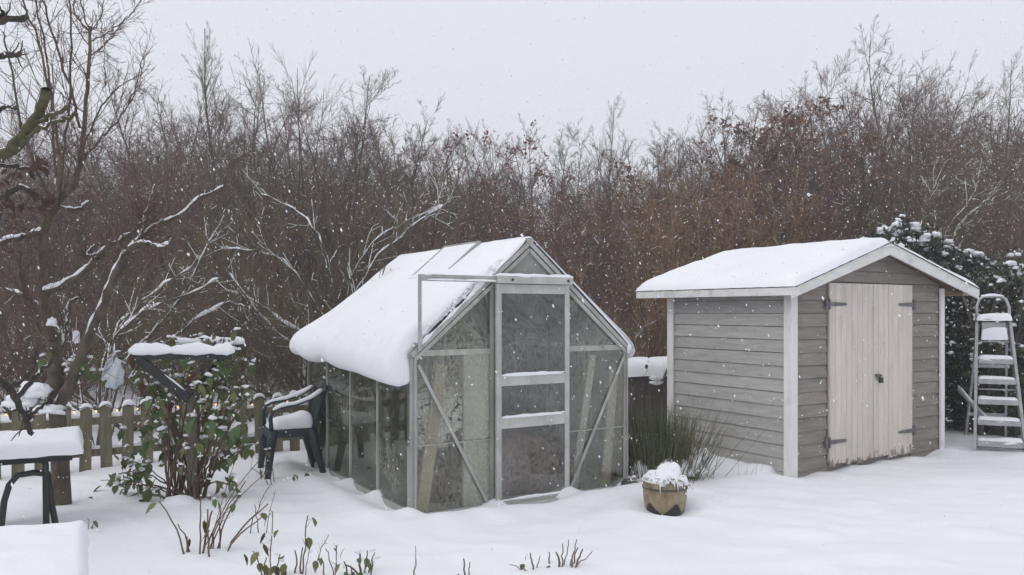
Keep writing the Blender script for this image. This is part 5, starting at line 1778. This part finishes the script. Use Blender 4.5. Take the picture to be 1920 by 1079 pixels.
TREES = [
    (408, 38, 16, 'slender', 0, 'twig_grey', 'tallest slender bare tree rising above the thicket behind the crossbar post', 0.3, .8),
    (300, 120, 17, 'spread', 0, 'twig_red', 'reddish bare tree just behind the top of the apple tree', 1.0, 1),
    (345, 150, 15, 'fan', 1, 'twig_grey', 'many-stemmed bare tree left of the tallest slender tree', 2.0, 1),
    (495, 125, 18, 'spread', 1, 'twig_grey', 'bare tree with an open crown right of the tallest slender tree', .5, 1),
    (565, 140, 16, 'fan', 0, 'twig_red', 'reddish many-stemmed tree above the greenhouse roof snow', 4, .9),
    (632, 140, 16, 'spread', 2, 'twig_grey', 'wide-forking bare tree above the left end of the greenhouse ridge', 2.5, 1),
    (690, 180, 17, 'fan', 2, 'twig_olive', 'olive-tinged bare tree leaning right over the greenhouse', 5.5, 1),
    (770, 222, 21, 'spread', 0, 'twig_red', 'low bare tree above the middle of the greenhouse ridge', 3.3, 1),
    (850, 222, 25, 'fan', 1, 'twig_grey', 'pale distant bare tree above the greenhouse vent', 1.3, 1),
    (915, 224, 26, 'spread', 1, 'twig_grey', 'distant bare tree left of the red-berried tree', 2.2, 1),
    (1055, 205, 25, 'spread', 2, 'twig_grey', 'distant grey tree right of the red-berried tree', 4.4, .9),
    (1128, 180, 26, 'slender', 1, 'twig_olive', 'narrow pointed pale tree on the skyline between greenhouse and shed', 2.4, .65),
    (1200, 225, 25, 'fan', 0, 'twig_grey', 'low bare tree on the skyline above the left shed eave', .2, 1),
    (1280, 222, 25, 'spread', 0, 'twig_red', 'bare tree on the skyline left of the rusty-leaved tree', 5.1, 1),
    (1345, 185, 24, 'fan', 1, 'twig_grey', 'many-stemmed bare tree touching the rusty-leaved tree', 3.9, .9),
    (1510, 135, 19, 'spread', 1, 'twig_red', 'reddish tall tree right of the rusty-leaved tree', 3, 1),
    (1585, 120, 21, 'spread', 2, 'twig_red', 'forking bare tree left of the highest tree above the shed', 1.1, .9),
    (1672, 62, 20, 'spread', 0, 'twig_grey', 'highest broad bare tree above the ridge of the shed', .8, 1),
    (1730, 105, 21, 'fan', 1, 'twig_red', 'many-stemmed tree right of the highest tree above the shed', 2.9, .85),
    (1790, 130, 22, 'spread', 1, 'twig_red', 'dense reddish tree above the right end of the shed roof', 4.9, .85),
    (1876, 105, 22, 'slender', 1, 'twig_grey', 'slim bare tree standing apart above the ladder', 1.7, .7),
    (1945, 140, 20, 'spread', 2, 'twig_grey', 'bare tree cut by the picture edge above the ladder', 2.2, .9),
    (215, 200, 18, 'fan', 0, 'twig_red', 'bare tree seen through the sprouts of the apple tree', 2.6, 1),
    (110, 190, 17, 'spread', 1, 'twig_red', 'bare tree behind the apple tree trunk', .9, 1),
    (450, 175, 22, 'spread', 2, 'twig_red', 'rounded distant crown between the tallest slender tree and its open neighbour', 3.1, 1.1),
    (735, 215, 26, 'spread', 1, 'twig_grey', 'hazy rounded crown just left of the greenhouse vent on the skyline', 4.0, 1.2),
    (810, 222, 28, 'spread', 2, 'twig_red', 'hazy low crown behind the greenhouse vent on the skyline', .4, 1.2),
    (1240, 225, 28, 'spread', 1, 'twig_grey', 'hazy low crown above the left part of the shed roof', 1.4, 1.2),
    (1620, 120, 24, 'spread', 2, 'twig_red', 'hazy broad crown behind the highest tree above the shed', 5.2, 1.2),
    (1840, 170, 25, 'spread', 0, 'twig_red', 'hazy crown between the dense reddish tree and the slim tree', 2.0, 1.2),
    (20, 160, 16, 'fan', 2, 'twig_red', 'bare tree behind the mossy pruned tree', 3.6, 1),
]
for (px, top, d, key, i, crown, label, rz, wide) in TREES:
    wood_tree(px, top, d, key, i, crown, label, rz, wide)
t, tips_ = wood_tree(985, 212, 20, 'spread', 1, 'twig_red', 'bare tree dotted with clusters of red berries', 1.9, 1)
q = Geo()
rn = np.random.default_rng(77)
tp = tips_[:, -1]
sel = tp[rn.choice(len(tp), 90)]
blobs(q, np.repeat(sel, 5, 0) + rn.normal(0, .05, (450, 3)), .03, rn, 1)
q.build('berries', 'berry', t)['kind'] = 'stuff'
for (px, top, d, wide, nl, lb) in ((1425, 165, 17.5, 1, 5200, 'tree still holding rusty brown leaves left of the shed ridge'), (1375, 300, 16, 1.1, 1600, 'lower rusty-leaved tree under the taller one')):
    t, tips_ = wood_tree(px, top, d, 'spread', 1, 'twig_red', lb, 5.5 if nl > 4000 else 2.2, wide)
    tp = tips_[:, -1]
    tp = tp[tp[:, 2] < np.quantile(tp[:, 2], .9)]
    q = Geo()
    leaf_quads(q, tp[rn.choice(len(tp), nl)] + rn.normal(0, .05, (nl, 3)), .05, rn)
    q.build('leaves', 'rust_leaf', t)['kind'] = 'stuff'

# nearer snowy shrubs
t, _ = wood_tree(640, 330, 10.6, 'fan', 2, 'twig_olive', 'fan-shaped olive shrub with snowy branches just behind the greenhouse', 1.0, 1.35, 'shrub', 'bare_shrub', 'bare shrubs near the fence')
wood_tree(470, 400, 11.5, 'fan', 0, 'thicket', 'brown shrub right behind the crossbar post', 2.0, 1.25, 'shrub', 'bare_shrub', 'bare shrubs near the fence')
wood_tree(250, 420, 10.5, 'fan', 2, 'thicket', 'spreading shrub behind the fence under the snowy apple limb', 4.0, 1.3, 'shrub', 'bare_shrub', 'bare shrubs near the fence')
wood_tree(60, 430, 10.5, 'fan', 0, 'thicket', 'brown shrub behind the fence and the folding table', 5.0, 1.3, 'shrub', 'bare_shrub', 'bare shrubs near the fence')
wood_tree(1225, 380, 13, 'fan', 1, 'ochre', 'ochre upright shrub in the gap between greenhouse and shed', .6, 1, 'shrub', 'bare_shrub', 'bare shrubs near the fence')
wood_tree(1360, 360, 14, 'fan', 0, 'ochre', 'ochre shrub above the rear part of the shed roof', 1.6, 1.1, 'shrub', 'bare_shrub', 'bare shrubs near the fence')


def snowy_bough(label, d, segs, seed):
    """long bent boughs with snow on top"""
    b_ = np.array([(segs[0][0][0] - CX) / F_PX * d, d, 0.0])
    t = thing('snowy_shrub', label, 'shrub', tuple(b_))
    rg = np.random.default_rng(seed)
    gt, gs = Geo(), Geo()
    for k, pts in enumerate(segs):
        c = smooth_path(np.array([P(x, y, d + dz) for x, y, dz in pts]) - b_, 20)
        c[1:-1] += rg.normal(0, .012, (18, 3))
        rr = np.linspace(.024, .005, 20) * (1 if k < 3 else .7)
        q = Geo()
        q.tube(c, rr, 6)
        lb = q.build('bough', 'wood_bark', t, True)
        q = Geo()
        snow_strip(q, c + np.array([0, -.012, 0]) + np.array([0, 0, 1.0]) * (rr * .7)[:, None], .024 if k < 3 else .017, .014, .05, seed=k + seed, lump=1.7)
        q.build('bough_snow', 'snow', lb, True)
        S, D, L, r_ = spawn(c[None], rr[None], 30, .2, 1, .75, .3, .3, .5, rg, .003, .4)
        Pt = grow(S, D, np.clip(L, .15, .8), 7, .1, .05, rg)
        Rt = taper_r(r_, 7, .5)
        tubes(gt, Pt, Rt, 3)
        m = rg.random(len(Pt)) < .4
        tubes(gs, Pt[m][:, :4] + np.array([0, -.003, .006]), Rt[m][:, :4] * .8 + .001, 3)
        S, D, L, r_ = spawn(Pt, Rt, 6, .2, 1, .7, .3, .5, .7, rg, .0025, .3)
        P2 = grow(S, D, L, 4, .1, .03, rg)
        tubes(gt, P2, taper_r(r_, 4, .6), 3)
        m = rg.random(len(P2)) < .14
        tubes(gs, P2[m][:, :2] + np.array([0, -.003, .005]), taper_r(r_, 4, .6)[m][:, :2] + .0012, 3)
    gs.build('twig_snow', 'snow', t)['kind'] = 'stuff'
    gt.build('twigs', 'twig_olive', t)['kind'] = 'stuff'


snowy_bough('shrub with arching snow-lined boughs between the post and the greenhouse roof', 10.2, [
    [(640, 880, 0), (620, 640, 0), (560, 520, -.1), (510, 480, -.2), (470, 470, -.3), (415, 465, -.3)],
    [(645, 880, 0), (640, 640, 0), (610, 470, 0), (560, 400, .1), (490, 365, .1)],
    [(650, 880, 0), (655, 620, 0), (690, 510, -.1), (745, 450, -.2), (800, 405, -.2), (845, 378, -.2)],
    [(650, 880, 0), (650, 600, -.1), (668, 500, -.1), (720, 440, 0), (760, 420, 0), (830, 385, .1)],
    [(640, 880, 0), (600, 660, -.2), (540, 610, -.3), (470, 560, -.4), (420, 545, -.4)],
    [(640, 880, 0), (610, 700, -.2), (555, 650, -.3), (500, 600, -.4), (420, 500, -.4)]], 51)
snowy_bough('low shrub with snow-lined boughs behind the fence left of the post', 8.9, [
    [(190, 860, 0), (200, 720, 0), (215, 640, 0), (262, 590, -.1), (330, 560, -.1), (420, 520, -.1)],
    [(195, 860, 0), (230, 690, 0), (290, 620, 0), (330, 570, .1), (380, 480, .1), (400, 440, .1)],
    [(185, 860, 0), (190, 700, 0), (230, 600, .1), (300, 540, .1), (360, 500, .1)],
    [(195, 860, 0), (250, 700, .1), (340, 620, .1), (420, 570, .1), (460, 575, .1)],
    [(180, 860, 0), (150, 720, .1), (130, 640, .1), (60, 560, .1), (10, 540, .1)]], 52)
snowy_bough('thin snow-lined boughs standing against the wood above the hedge', 13.0, [
    [(1770, 760, 0), (1775, 520, 0), (1790, 440, 0), (1830, 390, 0), (1862, 372, 0)],
    [(1765, 760, 0), (1765, 520, 0), (1775, 430, 0), (1815, 380, 0), (1835, 340, 0)],
    [(1720, 760, 0), (1722, 500, 0), (1728, 410, 0), (1740, 370, 0), (1755, 345, 0)],
    [(1190, 880, 0), (1200, 700, 0), (1190, 640, 0), (1215, 610, 0), (1255, 590, 0)]], 53)


# the mass of scrub: nobody could count its stems
def thicket():
    rg = np.random.default_rng(99)
    q = Geo()
    qo = Geo()
    K = 2650
    d = rg.uniform(0, 1, K) ** .75 * 18 + 12
    px = rg.uniform(-450, 2370, K)
    sky = np.interp(px, [-150, 100, 300, 450, 600, 750, 900, 1050, 1200, 1350, 1450, 1600, 1700, 1800, 1900, 2070], [290, 280, 262, 240, 245, 302, 328, 328, 330, 292, 262, 225, 200, 215, 240, 240])
    top = sky + np.abs(rg.normal(0, 60, K)) - 8
    top = np.where((rg.random(K) < .3) & ((px < 720) | (px > 1450)), top - rg.uniform(10, 60, K), top)
    top = np.where(d < 15, np.maximum(top, 350), top)
    H = EYE + (HY - top) / F_PX * d
    H = np.clip(H, 1.6, 9)
    S = np.stack([(px - CX) / F_PX * d, d, np.full(K, -.1)], 1)
    D = np.stack([rg.normal(0, .16, K), rg.normal(0, .16, K), np.ones(K)], 1)
    P0 = grow(S, D, H, 7, .15, .07, rg)
    R0 = taper_r(rg.uniform(.005, .014, K), 7, .25)
    och = (px > 1180) & (px < 1480) & (top > 330)

    def emit(Pt, Rd, sides, own):
        m = och[own]
        if (~m).any():
            tubes(q, Pt[~m], Rd[~m], sides)
        if m.any():
            tubes(qo, Pt[m], Rd[m], sides)
    own = np.arange(K)
    emit(P0, R0, 3, own)
    S, D, L, r_ = spawn(P0, R0, 11, .08, 1, .8, .28, .26, .5, rg, .0055, .35)
    own = np.repeat(own, 11)
    P1 = grow(S, D, L, 4, .16, .05, rg)
    R1 = taper_r(r_, 4, .5)
    emit(P1, R1, 3, own)
    S, D, L, r_ = spawn(P1, R1, 8, .1, 1, .85, .35, .42, .6, rg, .0052, .4)
    own = np.repeat(own, 8)
    P2 = grow(S, D, np.clip(L, .12, .6), 2, .12, .03, rg)
    emit(P2, taper_r(r_, 2, .7), 3, own)
    w = (rg.random(len(P2)) < .12) & (np.abs(nrm(P2[:, 1] - P2[:, 0])[:, 2]) < .85)
    qs = Geo()
    Pw = P2[w].copy()
    Pw[:, 1] = Pw[:, 0] + (Pw[:, 1] - Pw[:, 0]) * rg.uniform(.15, .6, (w.sum(), 1))
    Pw[:, :, 2] += .006
    tubes(qs, Pw, np.broadcast_to(rg.uniform(.004, .0095, (w.sum(), 1)), (w.sum(), 2)), 3)
    return q, qo, qs


q, qo, qs = thicket()
th = tag(q.build('thicket_undergrowth', 'thicket'), 'dense brown mass of bare scrub filling the background', kind='stuff')
qs.build('twig_snow', 'snow', th)['kind'] = 'stuff'
tag(qo.build('ochre_undergrowth', 'ochre'), 'ochre patch of scrub behind the shed roof', kind='stuff')

# ------------------------------------------------------------------ falling snow
rn = np.random.default_rng(123)
K = 80000
d = (rn.uniform(0, 1, K) ** (1 / 2.6)) * 15.5 + 2.0
X = rn.uniform(-.72, .72, K) * d
Z = EYE + rn.uniform(-.34, .42, K) * d
ok = Z > 0.15
u = (X - GH_LOC[0]) * math.cos(GH_A) + (d - GH_LOC[1]) * math.sin(GH_A)
v = -(X - GH_LOC[0]) * math.sin(GH_A) + (d - GH_LOC[1]) * math.cos(GH_A)
ok &= ~((u > -.3) & (u < GW + .2) & (v > -.1) & (v < GD + .2) & (Z < 2.3))
u = (X - SH_LOC[0]) * math.cos(SH_A) + (d - SH_LOC[1]) * math.sin(SH_A)
v = -(X - SH_LOC[0]) * math.sin(SH_A) + (d - SH_LOC[1]) * math.cos(SH_A)
ok &= ~((u > -.3) & (u < SW + .5) & (v > -.3) & (v < SD + .4) & (Z < 2.5))
C = np.stack([X, d, Z], 1)[ok]
K = len(C)
size = rn.lognormal(math.log(.0026), .4, K)
dirs = np.array([(1, 0, 0), (0, 1, 0), (-1, 0, 0), (0, -1, 0), (0, 0, 1), (0, 0, -1)], float)
fall = np.array([.35, .1, -1.0])
fall /= np.linalg.norm(fall)
W = dirs[None] * size[:, None, None] * rn.uniform(.6, 1.4, (K, 6, 1))
W += fall * (W @ fall)[..., None] * rn.uniform(.1, 1.3, (K, 1, 1))
F0 = np.array([(0, 1, 4), (1, 2, 4), (2, 3, 4), (3, 0, 4), (1, 0, 5), (2, 1, 5), (3, 2, 5), (0, 3, 5)])
q = Geo()
q.add(C[:, None] + W, ((np.arange(K) * 6)[:, None, None] + F0[None]).reshape(-1, 3))
tag(q.build('falling_snow', 'flake', None, True), 'snowflakes falling through the air', kind='stuff')

# ------------------------------------------------------------------ snowy air
hz = Geo()
hz.box(-112.5, 112.5, -112.5, 112.5, -1.6, 14.0)
hm = bpy.data.materials.new('snowy_air')
hm.use_nodes = True
hn, hl = hm.node_tree.nodes, hm.node_tree.links
hn.clear()
ho = hn.new('ShaderNodeOutputMaterial')
hv = hn.new('ShaderNodeVolumePrincipled')
hv.inputs['Color'].default_value = (0.95, 0.94, 0.95, 1)
hv.inputs['Density'].default_value = 0.0058
hl.new(hv.outputs[0], ho.inputs['Volume'])
HAZE = True
if HAZE:
    tag(hz.build('haze', hm), 'thin snowy haze in the air over the garden', kind='stuff')
